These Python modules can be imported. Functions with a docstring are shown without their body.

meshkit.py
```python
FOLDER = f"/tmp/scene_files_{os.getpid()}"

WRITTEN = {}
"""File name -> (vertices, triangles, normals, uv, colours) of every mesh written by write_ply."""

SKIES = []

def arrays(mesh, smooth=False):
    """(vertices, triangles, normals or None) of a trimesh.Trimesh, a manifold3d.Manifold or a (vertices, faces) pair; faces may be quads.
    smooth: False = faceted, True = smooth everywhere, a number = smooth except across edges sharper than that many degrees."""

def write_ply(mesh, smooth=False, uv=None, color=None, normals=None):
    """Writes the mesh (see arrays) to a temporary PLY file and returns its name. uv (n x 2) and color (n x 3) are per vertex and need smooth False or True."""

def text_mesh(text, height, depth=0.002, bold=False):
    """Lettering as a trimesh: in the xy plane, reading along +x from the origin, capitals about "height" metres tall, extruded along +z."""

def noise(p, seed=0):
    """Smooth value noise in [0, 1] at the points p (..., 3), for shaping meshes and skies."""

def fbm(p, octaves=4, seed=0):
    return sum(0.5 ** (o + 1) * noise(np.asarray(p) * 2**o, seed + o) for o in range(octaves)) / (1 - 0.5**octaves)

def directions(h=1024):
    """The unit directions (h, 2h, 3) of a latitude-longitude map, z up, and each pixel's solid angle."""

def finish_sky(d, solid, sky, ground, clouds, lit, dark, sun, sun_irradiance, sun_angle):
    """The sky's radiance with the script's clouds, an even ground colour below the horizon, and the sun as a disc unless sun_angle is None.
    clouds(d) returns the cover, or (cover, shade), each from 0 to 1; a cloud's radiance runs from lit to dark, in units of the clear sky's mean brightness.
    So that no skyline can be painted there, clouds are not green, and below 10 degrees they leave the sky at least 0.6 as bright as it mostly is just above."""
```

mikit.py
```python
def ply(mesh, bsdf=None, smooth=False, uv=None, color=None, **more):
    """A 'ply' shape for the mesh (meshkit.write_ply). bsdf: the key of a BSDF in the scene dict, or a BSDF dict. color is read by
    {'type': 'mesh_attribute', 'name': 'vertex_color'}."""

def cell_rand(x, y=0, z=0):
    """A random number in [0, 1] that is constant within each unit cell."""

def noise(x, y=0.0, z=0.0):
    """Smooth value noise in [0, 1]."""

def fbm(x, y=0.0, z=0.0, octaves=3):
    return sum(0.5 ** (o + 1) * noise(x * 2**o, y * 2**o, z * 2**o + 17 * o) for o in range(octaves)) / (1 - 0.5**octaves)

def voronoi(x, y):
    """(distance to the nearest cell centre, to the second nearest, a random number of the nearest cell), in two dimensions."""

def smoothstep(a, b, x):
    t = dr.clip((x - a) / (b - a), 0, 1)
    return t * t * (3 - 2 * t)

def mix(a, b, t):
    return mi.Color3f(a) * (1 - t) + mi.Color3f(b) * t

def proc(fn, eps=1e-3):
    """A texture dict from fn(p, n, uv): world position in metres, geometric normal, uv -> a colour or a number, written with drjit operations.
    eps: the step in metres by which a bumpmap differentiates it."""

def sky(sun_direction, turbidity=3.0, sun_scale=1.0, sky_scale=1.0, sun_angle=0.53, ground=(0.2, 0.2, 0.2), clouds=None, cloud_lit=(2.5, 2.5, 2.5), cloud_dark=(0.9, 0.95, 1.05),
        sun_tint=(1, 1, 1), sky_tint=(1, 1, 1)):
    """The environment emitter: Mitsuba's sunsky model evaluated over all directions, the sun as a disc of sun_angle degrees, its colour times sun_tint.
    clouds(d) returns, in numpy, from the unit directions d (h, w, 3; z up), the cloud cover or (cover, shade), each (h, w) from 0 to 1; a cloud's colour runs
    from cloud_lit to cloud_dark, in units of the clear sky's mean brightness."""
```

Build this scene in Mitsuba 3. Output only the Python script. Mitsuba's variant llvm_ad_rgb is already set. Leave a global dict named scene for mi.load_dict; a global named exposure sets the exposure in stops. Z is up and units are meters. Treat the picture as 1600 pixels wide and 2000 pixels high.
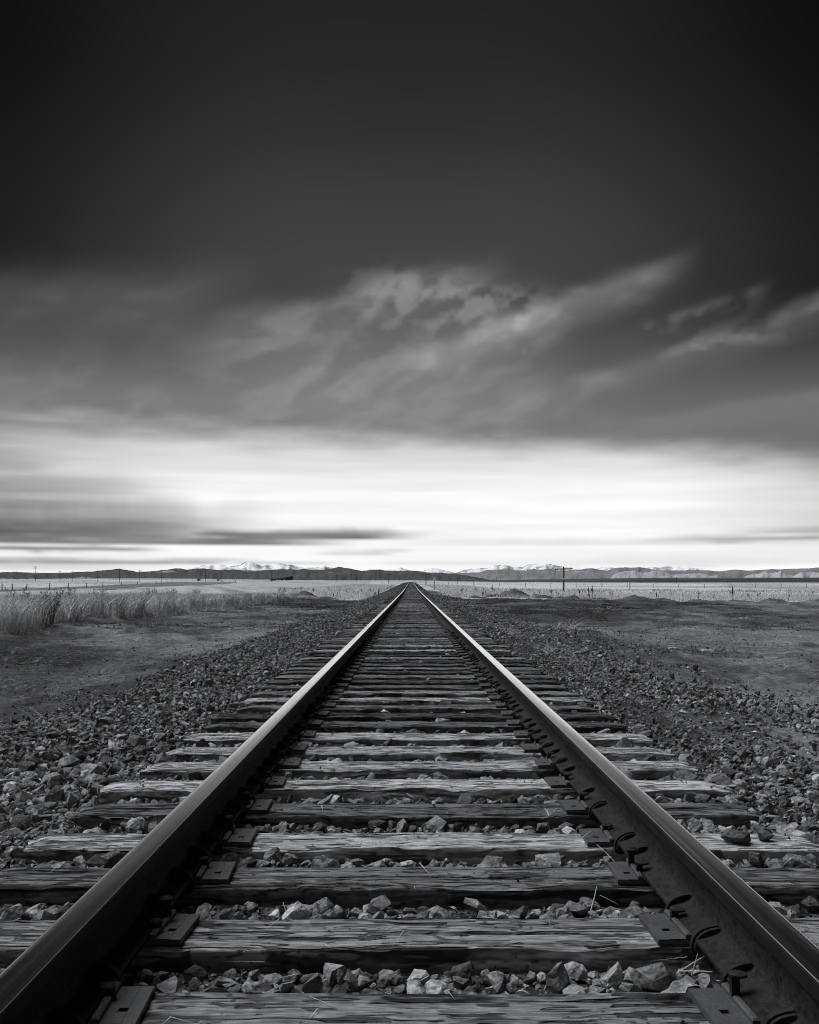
import math, random
import numpy as np
import drjit as dr
import mitsuba as mi
import mikit
from mikit import proc, ply, noise, fbm, voronoi, smoothstep
from meshkit import noise as nnoise, fbm as nfbm
from scipy.spatial import ConvexHull

T = mi.ScalarTransform4f
rng = np.random.default_rng(7)
random.seed(7)
scene, labels = {}, {}

# ------------------------------------------------------------------ camera, sky, exposure
F = 2010.0                       # focal length in pixels of the 1600 px wide photograph
CX, CZ = -0.0246, 0.912          # the camera stands between the rails; z = 0 is the top of the ties
scene['camera'] = {
    'type': 'perspective', 'fov': math.degrees(2 * math.atan(800 / F)), 'fov_axis': 'x',
    'to_world': T().look_at(origin=[CX, 0, CZ], target=[CX, 1, CZ], up=[0, 0, 1]),
    'principal_point_offset_x': -3 / 1600, 'principal_point_offset_y': -140 / 2000,
    'near_clip': 0.05, 'far_clip': 90000.0}
exposure = 3.35


def sstep(a, b, x):
    t = np.clip((x - a) / (b - a), 0, 1)
    return t * t * (3 - 2 * t)


WHITE = 1.15                      # brightest cloud, in units of the clear sky's mean


def clouds(d):
    """Stratus: a bright clear-edged gap above the mountains, a dark deck over it with torn wisps at its edge, thin dark bars low down."""
    az = np.degrees(np.arctan2(d[..., 0], d[..., 1]))
    el = np.degrees(np.arcsin(np.clip(d[..., 2], -1, 1)))
    x, y, z = d[..., 0], d[..., 1], np.maximum(d[..., 2], 0.02)
    n = lambda fx, fz, o=5, s=0: nfbm(np.stack([az * fx, az * 0 + 3.7, el * fz], -1), o, s)
    # the deck: darkest overhead; corner vignette painted in as darker cloud to both sides
    deck = 0.056 - 0.034 * sstep(15.5, 27, el) - .010 * sstep(24, 34, el) + 0.007 * (n(.04, .1, 4, 3) - .5)
    deck = deck + 0.085 * sstep(16.0, 8.0, el) * (0.7 + .6 * n(.06, .15, 4, 21))
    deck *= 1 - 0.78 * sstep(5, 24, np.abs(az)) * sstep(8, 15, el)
    # torn brighter wisps that hang under the deck and rise to the right
    wx, wy = 1.6 * (n(.16, .3, 4, 5) - .5), 1.3 * (n(.22, .3, 4, 6) - .5)
    u, w = az * .95 + el * .30 + wx * 2, -az * .30 + el * .95 + wy
    m = lambda fu, fw, o=5, s=0: nfbm(np.stack([u * fu, u * 0 + 9.1, w * fw], -1), o, s)
    tear = sstep(.38, .66, m(.45, .95, 6, 8)) * (.35 + 1.3 * m(1.3, 2.2, 4, 9))
    floc = sstep(.40, .64, m(.95, 1.3, 5, 12))

    def wisp(a0, e0, a1, e1, up, down, gain):
        t = (az - a0) / (a1 - a0)
        off = el + wy * .8 - (e0 + (e1 - e0) * t)
        return gain * np.where(off > 0, np.exp(-(off / up) ** 2), np.exp(-(off / down) ** 2)) * sstep(-.22, .25, t) * sstep(1.12, .80, t)

    c = wisp(0, 12.3, 14.5, 16.9, .55, 1.1, .100) * (.70 + .50 * tear)
    c += wisp(-11, 13.4, 4.5, 16.9, .8, 2.0, .075) * (.55 + .55 * tear)
    c += wisp(-3, 16.2, 8, 15.0, .8, 2.2, .085) * (.05 + 1.0 * floc)
    c += wisp(-9, 11.6, 8, 13.2, 1.8, 2.4, .06) * (.55 + .5 * tear)
    c += wisp(7.0, 10.3, 25, 14.6, .5, .85, .046) * (.62 + .60 * tear)
    c += wisp(12.2, 13.4, 19, 15.2, .35, .6, .036) * (.15 + 1.0 * floc)
    c += wisp(14, 12.4, 26, 15.6, .5, .8, .035) * (.1 + 1.0 * tear)
    c += wisp(-36, 12.5, -10.0, 15.6, 1.5, 2.8, .044) * (.85 + .2 * tear)
    c += wisp(-26, 10.0, 10, 9.4, 1.8, 2.2, .055) * (.7 + .4 * tear)
    c += wisp(10, 8.5, 32, 10.6, .35, 1.2, .030) * (.8 + .3 * tear)
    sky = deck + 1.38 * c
    # the bright gap under it, its upper edge frayed
    edge = 7.75 - .035 * az + 1.1 * (n(.14, .5, 5, 17) - .5) - .9 * sstep(12, 26, az)
    fray = n(.35, 1.1, 5, 90) - .5
    gap = sstep(1.3, -1.0, el - edge + 1.3 * fray)
    streak = n(.07, 1.9, 5, 25) - .5
    glow = .91 - .26 * sstep(4.6, 7.9, el) - .34 * sstep(11, 27, np.abs(az)) * sstep(1.0, 3.0, el) + .26 * streak + .16 * (n(.22, 3.2, 4, 27) - .5)
    glow = glow * (1 - .36 * sstep(-9, -21, az) * sstep(.46, .66, n(.05, 1.1, 5, 28)))
    sky = sky * (1 - gap) + glow * gap
    # dark bars low over the horizon
    bars = np.zeros_like(sky)

    def bar(a0, a1, e0, th, k, soft=1.0, seed=40, ramp=3.0):
        nonlocal bars
        line = lambda f, sd: nfbm(np.stack([az[-1:] * f, az[-1:] * 0 + 3.7, az[-1:] * 0], -1), 4, sd)     # one value per bearing
        mid = e0 + .16 * (line(.35, seed) - .5)
        t = th * (.55 + .9 * line(.45, seed + 1))
        below = sstep(-t * .7, -t * .25, el - mid)
        above = sstep(t * (1 + 1.2 * soft), t * .25, el - mid)
        along = sstep(a0 - ramp, a0 + ramp, az) * sstep(a1 + ramp, a1 - ramp, az)
        bars = np.maximum(bars, k * below * above * along)

    bar(-40, -10.5, 2.75, .80, .86, 1.9, 40, 4.5)
    bar(-13, -.6, 2.66, .30, .90, .6, 42, 2.4)
    bar(-40, -5, 2.25, .30, .88, .7, 44, 3)
    bar(-33, -14.2, 1.80, .24, .78, .5, 46, 1.5)
    bar(-33, -10, 1.20, .17, .66, .4, 48, 2.0)
    bar(-10, -4.5, 1.12, .12, .38, .6, 50, 1.2)
    bar(-5, -1.2, 1.66, .14, .34, .4, 52, .9)
    bar(-2.5, -.2, 1.72, .13, .45, .3, 54, .7)
    bar(-1.6, 6, 1.12, .14, .18, .6, 56, 1.5)
    bar(13, 40, 2.30, .20, .55, .8, 58, 4.0)
    bar(18, 40, 2.72, .17, .45, .8, 60, 2.5)
    bar(2, 20, 2.20, .18, .22, 1.2, 62, 4.0)
    bar(6, 40, 1.10, .25, .16, .8, 64, 4.0)
    bar(-40, -14, 4.9, .5, .35, 1.4, 66, 3.0)
    bar(-40, -15.5, 3.9, .5, .40, 1.4, 68, 4.0)
    bar(-40, -19.5, 6.0, .4, .35, 1.2, 70, 1.5)
    sky = sky * (1 - bars * (.85 + .3 * (n(.3, 2.5, 4, 71) - .5)))
    return np.ones_like(sky), 1 - np.clip(sky, 0.002, 1)


SUN_AZ, SUN_EL = math.radians(-66), math.radians(56)       # veiled sun, high on the left
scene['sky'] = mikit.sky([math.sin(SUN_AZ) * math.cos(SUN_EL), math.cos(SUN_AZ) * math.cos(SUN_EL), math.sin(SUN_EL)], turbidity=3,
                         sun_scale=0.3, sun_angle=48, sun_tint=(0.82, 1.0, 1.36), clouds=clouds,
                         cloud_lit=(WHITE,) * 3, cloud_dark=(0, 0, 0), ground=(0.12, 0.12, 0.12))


# ------------------------------------------------------------------ helpers
def px(xp, yp_depth):
    """x in metres of a photograph column at a depth."""
    return (xp - 797) / F * yp_depth + CX


def grey(v):
    return {'type': 'rgb', 'value': [float(v)] * 3}


def diffuse(name, v):
    scene[name] = {'type': 'twosided', 'bsdf': {'type': 'diffuse', 'reflectance': grey(v)}}


def pd(name, fn, bump=None, scale=1.0, eps=1e-3):
    b = {'type': 'diffuse', 'reflectance': proc(fn)}
    if bump is not None:
        b = {'type': 'bumpmap', 'arbitrary': proc(bump, eps), 'scale': scale, 'bsdf': b}
    scene[name] = {'type': 'twosided', 'bsdf': b}


COUNT = {}


def key_for(name, parent=None):
    base = name if parent is None else parent + '__' + name
    k = COUNT.get(base, 0)
    COUNT[base] = k + 1
    return base if k == 0 else f'{base}_{k:03d}'


def put(name, mesh, bsdf, parent=None, label=None, cat=None, group=None, kind=None, smooth=False, uv=None):
    key = key_for(name, parent)
    scene[key] = ply(mesh, bsdf, smooth=smooth, uv=uv)
    tag(key, label, cat, group, kind)
    return key


def tag(key, label=None, cat=None, group=None, kind=None):
    d = {k: v for k, v in (('label', label), ('category', cat), ('group', group), ('kind', kind)) if v}
    if d:
        labels[key] = {**labels.get(key, {}), **d}


def thing(name, label, cat, group=None):
    key = key_for(name)
    tag(key, label, cat, group)
    return key


def join(parts):
    vs, fs, us, at = [], [], [], 0
    for p in parts:
        v, f = np.asarray(p[0], float), np.asarray(p[1], int)
        if f.shape[1] == 4:
            f = np.vstack([f[:, [0, 1, 2]], f[:, [0, 2, 3]]])
        vs.append(v)
        fs.append(f + at)
        us.append(p[2] if len(p) > 2 else np.zeros((len(v), 2)))
        at += len(v)
    return np.vstack(vs), np.vstack(fs), np.vstack(us)


def box(x0, x1, y0, y1, z0, z1, c=0.0):
    """A box; c chamfers its upper edge."""
    b = [[x0, y0, z0], [x1, y0, z0], [x1, y1, z0], [x0, y1, z0]]
    m = [[x0, y0, z1 - c], [x1, y0, z1 - c], [x1, y1, z1 - c], [x0, y1, z1 - c]]
    t = [[x0 + c, y0 + c, z1], [x1 - c, y0 + c, z1], [x1 - c, y1 - c, z1], [x0 + c, y1 - c, z1]]
    v = np.array(b + (m + t if c else t), float)
    f = [[3, 2, 1, 0]]
    for lvl in range(len(v) // 4 - 1):
        for i in range(4):
            j = (i + 1) % 4
            f.append([lvl * 4 + i, lvl * 4 + j, lvl * 4 + 4 + j, lvl * 4 + 4 + i])
    n = len(v)
    f.append([n - 4, n - 3, n - 2, n - 1])
    return v, np.array(f)


def tube(points, radii, sides=6, caps=True):
    p = np.asarray(points, float)
    r = np.broadcast_to(radii, (len(p),))
    t = np.gradient(p, axis=0)
    t /= np.linalg.norm(t, axis=1, keepdims=True) + 1e-12
    a = np.cross(t, np.where(np.abs(t[:, 2:]) < .9, [0, 0, 1.], [1., 0, 0]))
    a /= np.linalg.norm(a, axis=1, keepdims=True)
    b = np.cross(t, a)
    g = np.arange(sides) * 2 * np.pi / sides
    v = (p[:, None] + r[:, None, None] * (np.cos(g)[None, :, None] * a[:, None] + np.sin(g)[None, :, None] * b[:, None])).reshape(-1, 3)
    i, j = np.meshgrid(np.arange(len(p) - 1), np.arange(sides), indexing='ij')
    f = np.stack([i * sides + j, i * sides + (j + 1) % sides, (i + 1) * sides + (j + 1) % sides, (i + 1) * sides + j], -1).reshape(-1, 4)
    f = np.vstack([f[:, [0, 1, 2]], f[:, [0, 2, 3]]])
    if caps:
        n = len(v)
        v = np.vstack([v, p[:1], p[-1:]])
        k = np.arange(sides)
        f = np.vstack([f, np.stack([(k + 1) % sides, k, k * 0 + n], 1), np.stack([n - sides + k, n - sides + (k + 1) % sides, k * 0 + n + 1], 1)])
    return v, f


def grid_faces(nu, nv):
    i, j = np.meshgrid(np.arange(nu - 1), np.arange(nv - 1), indexing='ij')
    return np.stack([i * nv + j, (i + 1) * nv + j, (i + 1) * nv + j + 1, i * nv + j + 1], -1).reshape(-1, 4)


def rotations(n, r=rng):
    q = r.normal(size=(n, 4))
    q /= np.linalg.norm(q, axis=1, keepdims=True)
    w, x, y, z = q.T
    return np.stack([1 - 2 * (y * y + z * z), 2 * (x * y - z * w), 2 * (x * z + y * w), 2 * (x * y + z * w), 1 - 2 * (x * x + z * z), 2 * (y * z - x * w),
                     2 * (x * z - y * w), 2 * (y * z + x * w), 1 - 2 * (x * x + y * y)], -1).reshape(n, 3, 3)


def scatter(variants, which, R, pos, uv):
    """One mesh of copies of the variants; R holds rotation times size."""
    vs, fs, us, at = [], [], [], 0
    for k, (v, f) in enumerate(variants):
        m = np.nonzero(which == k)[0]
        if not len(m):
            continue
        vv = np.einsum('kij,nj->kni', R[m], v) + pos[m][:, None]
        fs.append((f[None] + (np.arange(len(m)) * len(v))[:, None, None] + at).reshape(-1, 3))
        vs.append(vv.reshape(-1, 3))
        us.append(np.repeat(uv[m], len(v), axis=0))
        at += len(m) * len(v)
    return np.vstack(vs), np.vstack(fs), np.vstack(us)


# ------------------------------------------------------------------ the lie of the land
def sp(t, w):
    return (np.sqrt(t * t + w * w) + t) / 2


def rise(y):
    """The long grade: level at the camera, climbing from about 90 m on."""
    return .0043 * sp(y - 95, 22) - .0055


RUTS = [np.array([(-12, 20.2), (-7.6, 19.2), (-5.9, 18.4), (-4.3, 16.2)]), np.array([(-10, 15.9), (-6.0, 15.2), (-5.4, 14.7), (-4.6, 13.2)]),
        np.array([(-12, 27.5), (-8, 27.2), (-5.4, 25.6)])]


def ground(x, y):
    x, y = np.asarray(x, float), np.asarray(y, float)
    z = np.interp(x, [-400, -60, -14, -10.3, -8, -5.4, -3.5, -1.9, -1.45, 1.45, 1.9, 3.0, 5, 8, 14, 25, 60, 400],
                  [-.5, -.4, -.36, -.42, -.46, -.54, -.44, -.16, -.095, -.085, -.12, -.22, -.38, -.40, -.55, -.75, -.85, -.85])
    a = np.abs(x)
    p = np.stack([x, y, x * 0], -1)
    off = np.where(x > 0, .25 * sstep(1.5, 2.0, a) + .75 * sstep(1.8, 4.5, a), sstep(2.8, 5.5, a))
    far = sstep(300, 60, y)
    z = z + off * far * (.36 * (nfbm(p * [.22, .16, 1], 3, 2) - .5) + .21 * (nfbm(p * [.9, .7, 1], 3, 4) - .5) + .07 * (nfbm(p * 3.1, 3, 5) - .5))
    z = z + sstep(4.5, 8, x) * sstep(90, 84, y) * sstep(14, 22, y) * .42 * (nfbm(p * [.33, .16, 1], 4, 15) - .5)
    for r in RUTS:
        yy = np.interp(x, r[:, 0], r[:, 1])
        inside = sstep(r[0, 0], r[0, 0] + 1.5, x) * sstep(r[-1, 0], r[-1, 0] - .8, x)
        z = z - .085 * inside * (np.exp(-((y - yy) / .20) ** 2) - .6 * np.exp(-((y - yy - .55) / .25) ** 2))
    for mx, my, h, w in ((-9.0, 88, .32, .8), (-7.6, 86, .18, .9)):
        z = z + h * np.exp(-((x - mx) / w) ** 2 - ((y - my) / (w * 1.2)) ** 2)
    z = z + .30 * np.exp(-((y - 86.5 - .02 * x) / 1.2) ** 2) * sstep(4.5, 7, x) * nfbm(p * [.8, .4, 1], 3, 9)
    z = z + .16 * np.exp(-((x + 10.6) / .6) ** 2) * sstep(110, 80, y)
    z = z + rise(y)
    z = z + 2.9 * np.exp(-((x + 310) / 150) ** 2 - ((y - 1150) / 330) ** 2)
    z = z + 4.2 * sstep(60, 420, x) * np.exp(-(np.minimum(y - 1550, 0) / 520) ** 2)
    z = z - .0068 * sp(y - 1780, 90)
    return np.maximum(z, -6)


def bed_z(x, y):
    """The top of the ballast bed, just under the tie tops."""
    a = np.abs(x)
    edge = np.where(x < 0, 3.55, 3.15)
    z = np.interp(a, [0, 1.2, 1.42, 1.7, 5], [-.042, -.042, -.050, -.085, -.62])
    p = np.stack([x, y, x * 0], -1)
    return z + rise(y) + .03 * (nfbm(p * 1.7, 3, 11) - .5) - .012 * sstep(1.2, .3, np.abs(x - .2)) * (nfbm(p * [.8, .6, 1], 2, 12))


# ------------------------------------------------------------------ materials
def ground_fn(p, n, uv):
    big = fbm(p.x * .16, p.y * .07, 0, 4)
    med = fbm(p.x * 1.3, p.y * .8, 3, 4)
    fine = fbm(p.x * 14, p.y * 14, 5, 3)
    crust = fbm(p.x * 5, p.y * 3.2, 21, 4)
    dirt = (.074 + .100 * smoothstep(.36, .64, big)) * (.55 + .75 * med) * (.45 + .95 * fine) * (.65 + .7 * crust)
    humus = smoothstep(.50, .60, fbm(p.x * .55, p.y * .26, 31, 5))
    dirt = dirt * (1 - .45 * humus)
    speck = smoothstep(.80, .86, noise(p.x * 30, p.y * 30, 1)) * .07
    litter = smoothstep(.74, .80, noise(p.x * 26 + 3 * noise(p.x * 3, p.y * 3, 5), p.y * 9, 41)) * smoothstep(.45, .6, med) * .05
    dirt = dirt + speck + litter
    streak = fbm(p.x * .035, p.y * .02, 7, 4)
    grass = (.34 + .22 * smoothstep(.35, .65, streak)) * (.6 + .8 * fbm(p.x * .9, p.y * .25, 9, 4))
    edge = p.y + 6 * (fbm(p.x * .25, p.y * .1, 11, 3) - .5)
    m = smoothstep(86, 90, edge)
    left = smoothstep(-10.6, -11.6, p.x + 1.2 * (fbm(p.x * .3, p.y * .3, 13, 3) - .5))
    m = dr.maximum(m, left)
    return mi.Color3f(dirt * (1 - m) + grass * m)


def ground_bump(p, n, uv):
    return .09 * fbm(p.x * 3.5, p.y * 3.5, 2, 4) + .022 * fbm(p.x * 22, p.y * 22, 4, 3)


pd('ground_mat', ground_fn, ground_bump, 1.0, 4e-3)


def earth_fn(p, n, uv):
    return mi.Color3f((.05 + .10 * fbm(p.x * 1.6, p.y * 1.6, p.z * 3, 4)) * (.5 + 1.0 * fbm(p.x * 8, p.y * 8, p.z * 8, 3)))


pd('earth_mat', earth_fn)


def stubble_fn(p, n, uv):
    row = noise((p.x + .22 * p.y) * .9, p.y * .012, 3)
    gaps = smoothstep(.70, .86, noise((p.x + .22 * p.y) * .16, p.y * .006, 5)) * smoothstep(.3, .6, noise(p.x * .1, p.y * .02, 8))
    v = (.33 + .14 * fbm(p.x * .05, p.y * .02, 1, 3)) * (.75 + .4 * row) * (.8 + .4 * fbm(p.x * 2, p.y * .6, 2, 3))
    return mi.Color3f(v * (1 - .62 * gaps))


pd('stubble_mat', stubble_fn)


def pasture_fn(p, n, uv):
    return mi.Color3f((.10 + .12 * fbm(p.x * .03, p.y * .02, 1, 4)) * (.6 + .8 * fbm(p.x * .5, p.y * .12, 2, 4)))


pd('pasture_mat', pasture_fn)


def plough_fn(p, n, uv):
    return mi.Color3f((.055 + .05 * smoothstep(.4, .65, fbm(p.x * .008, p.y * .004, 1, 4))) * (.8 + .4 * fbm(p.x * .2, p.y * .03, 2, 3)))


pd('plough_mat', plough_fn)


def stone_fn(p, n, uv):
    g = fbm(p.x * 45, p.y * 45, p.z * 45, 3)
    s = .5 * noise(p.x * 150, p.y * 150, p.z * 150) + .5 * noise(p.x * 330, p.y * 330, p.z * 330)
    vein = smoothstep(.055, .0, dr.abs(fbm(p.x * 16, p.y * 16, p.z * 16 + uv.y * 40, 2) - .5)) * smoothstep(.6, .9, uv.y)
    dust = smoothstep(.50, .66, fbm(p.x * 9, p.y * 9, p.z * 30, 3))
    return mi.Color3f(uv.x * (.45 + .95 * g) * (.30 + 1.4 * s) * (1 - .40 * dust) + .10 * vein)


pd('stone_mat', stone_fn, lambda p, n, uv:   .007 * fbm(p.x * 70, p.y * 70, p.z * 70, 2) + .0012 * noise(p.x * 330, p.y * 330, p.z * 330), 1.0, 6e-4)


def bed_fn(p, n, uv):
    w = noise(p.x * 70, p.y * 70, 2)
    return mi.Color3f((.03 + .10 * w * w) * (.5 + .9 * fbm(p.x * 130, p.y * 130, 1, 3)))


pd('bed_mat', bed_fn, lambda p, n, uv: .02 * noise(p.x * 28, p.y * 28, 2) + .006 * noise(p.x * 90, p.y * 90, 2), 1.0, 2e-3)


def grain_warp(p):
    return .014 * fbm(p.x * 1.9, p.y * 7, p.z * 7, 2) + .0065 * noise(p.x * 11, p.y * 25, p.z * 25) + .0030 * noise(p.x * 41, p.y * 60, p.z * 60)


def cracks(p):
    w = grain_warp(p)
    yy = p.y + p.z * .6 + w
    a = smoothstep(.15, .06, dr.abs(noise(p.x * 4.2, yy * 46, 3) - .5)) * smoothstep(.50, .57, noise(p.x * 6.1, yy * 22, 9))
    b = smoothstep(.13, .04, dr.abs(noise(p.x * 10, yy * 92, 5) - .5)) * smoothstep(.46, .54, noise(p.x * 13, yy * 41, 11))
    return dr.minimum(a + .8 * b, 1.0)


def wood_fn(p, n, uv):
    w = grain_warp(p)
    yy = p.y + p.z * .6 + w
    g = fbm(p.x * 7, yy * 100, 2, 3)
    f = noise(p.x * 46, yy * 230, 7)
    knot = smoothstep(.70, .80, noise(p.x * 3.1, p.y * 11, p.z * 9 + 4)) * smoothstep(.3, .7, fbm(p.x * 30, p.y * 60, p.z * 60, 2))
    grit = smoothstep(.74, .84, noise(p.x * 75, p.y * 75, p.z * 75)) * smoothstep(.45, .6, fbm(p.x * 5, p.y * 14, p.z * 9, 3))
    patch = fbm(p.x * 2.3, p.y * 9, p.z * 9 + 7, 4)
    v = uv.x * (.58 + .90 * g) * (.62 + .76 * f) * (1 - .55 * knot) * (1 - .72 * cracks(p)) * (.72 + .56 * patch) * (1 - .6 * grit)
    return mi.Color3f(v)


pd('wood_mat', wood_fn, lambda p, n, uv: -.008 * cracks(p) + .007 * fbm(p.x * 9, (p.y + p.z * .6 + grain_warp(p)) * 90, 2, 2), 1.0, 9e-4)


def rust_fn(p, n, uv):
    pit = smoothstep(.45, .75, fbm(p.x * 60, p.y * 60, p.z * 60, 3))
    return mi.Color3f((.010 + .018 * fbm(p.x * 9, p.y * 9, p.z * 9, 3)) * (1 - .5 * pit) + .012 * smoothstep(.72, .8, noise(p.x * 150, p.y * 150, p.z * 150)))


scene['rust_mat'] = {'type': 'twosided', 'bsdf': {'type': 'bumpmap', 'arbitrary': proc(lambda p, n, uv: .0022 * fbm(p.x * 70, p.y * 70, p.z * 70, 3), 7e-4), 'scale': 1.0,
                     'bsdf': {'type': 'principled', 'base_color': proc(rust_fn), 'roughness': .72, 'specular': .10}}}
scene['plate_mat'] = {'type': 'twosided', 'bsdf': {'type': 'bumpmap', 'arbitrary': proc(lambda p, n, uv: .0014 * fbm(p.x * 110, p.y * 110, p.z * 110, 3), 7e-4), 'scale': 1.0,
                      'bsdf': {'type': 'principled', 'roughness': .58, 'specular': .35,
                               'base_color': proc(lambda p, n, uv: mi.Color3f((.035 + .035 * fbm(p.x * 12, p.y * 12, p.z * 12, 3)) * (.75 + .5 * noise(p.x * 190, p.y * 190, p.z * 190))))}}}


HEAD_LEN = 0.1437                  # length round the rail's head, from lip to lip


def head_fn(p, n, uv):
    s = .5 * noise(uv.x * 900, p.y * .25, 1) + .5 * noise(uv.x * 330, p.y * .6, 5)
    e = HEAD_LEN / 2 - dr.abs(uv.x - HEAD_LEN / 2)
    worn = smoothstep(.0345, .0375, e)
    bright = smoothstep(.0355, .0375, e) * smoothstep(.0405, .0385, e)
    return mi.Color3f((.44 + .42 * s) * worn * (1 - bright) + .66 * bright + (.006 + .012 * fbm(uv.x * 60, p.y * 12, 3, 3)) * (1 - worn))


scene['head_mat'] = {'type': 'twosided', 'bsdf': {'type': 'principled', 'base_color': proc(head_fn), 'specular': .06, 'metallic': proc(lambda p, n, uv: smoothstep(.0345, .0375, HEAD_LEN / 2 - dr.abs(uv.x - HEAD_LEN / 2))),
                     'roughness': proc(lambda p, n, uv: .07 + .10 * noise(uv.x * 500, p.y * .4, 7) + .50 * smoothstep(.0375, .0345, HEAD_LEN / 2 - dr.abs(uv.x - HEAD_LEN / 2)))}}
scene['grass_mat'] = {'type': 'twosided', 'bsdf': {'type': 'diffuse', 'reflectance': proc(lambda p, n, uv: mi.Color3f(uv.x * (.7 + .6 * noise(p.x * 30, p.y * 30, p.z * 12))))}}


def hill_fn(p, n, uv):
    k = .001
    f = fbm(p.x * k * .9, p.z * .004, p.y * k, 4)
    spot = smoothstep(.70, .78, fbm(p.x * k * 1.4, p.z * .02, p.y * k * 1.2, 3)) * .22
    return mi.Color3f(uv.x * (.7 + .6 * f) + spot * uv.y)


pd('hill_mat', hill_fn)


def snow_fn(p, n, uv):
    rock = smoothstep(.50, .62, fbm(p.x * .0018, p.z * .0030, p.y * .0016, 5))
    return mi.Color3f(.78 * (1 - rock) + .40 * rock)


pd('snow_mat', snow_fn)
pd('pole_mat', lambda p, n, uv: mi.Color3f(.05 + .06 * noise(p.x * 40, p.y * 40, p.z * 2)))
diffuse('white_paint', .78)
diffuse('dark_weed', .05)
diffuse('straw_mat', .55)
diffuse('wire_mat', .12)
diffuse('tree_mat', .035)
diffuse('glass_mat', .35)

# ------------------------------------------------------------------ ground, fields, mountains


def graded(a, b, step, grow, far_from=1e9, far_grow=.05):
    out, v = [a], a
    while v < b:
        v += step + (grow if abs(v) < far_from else far_grow) * abs(v)
        out.append(v)
    return np.array(out)


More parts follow.
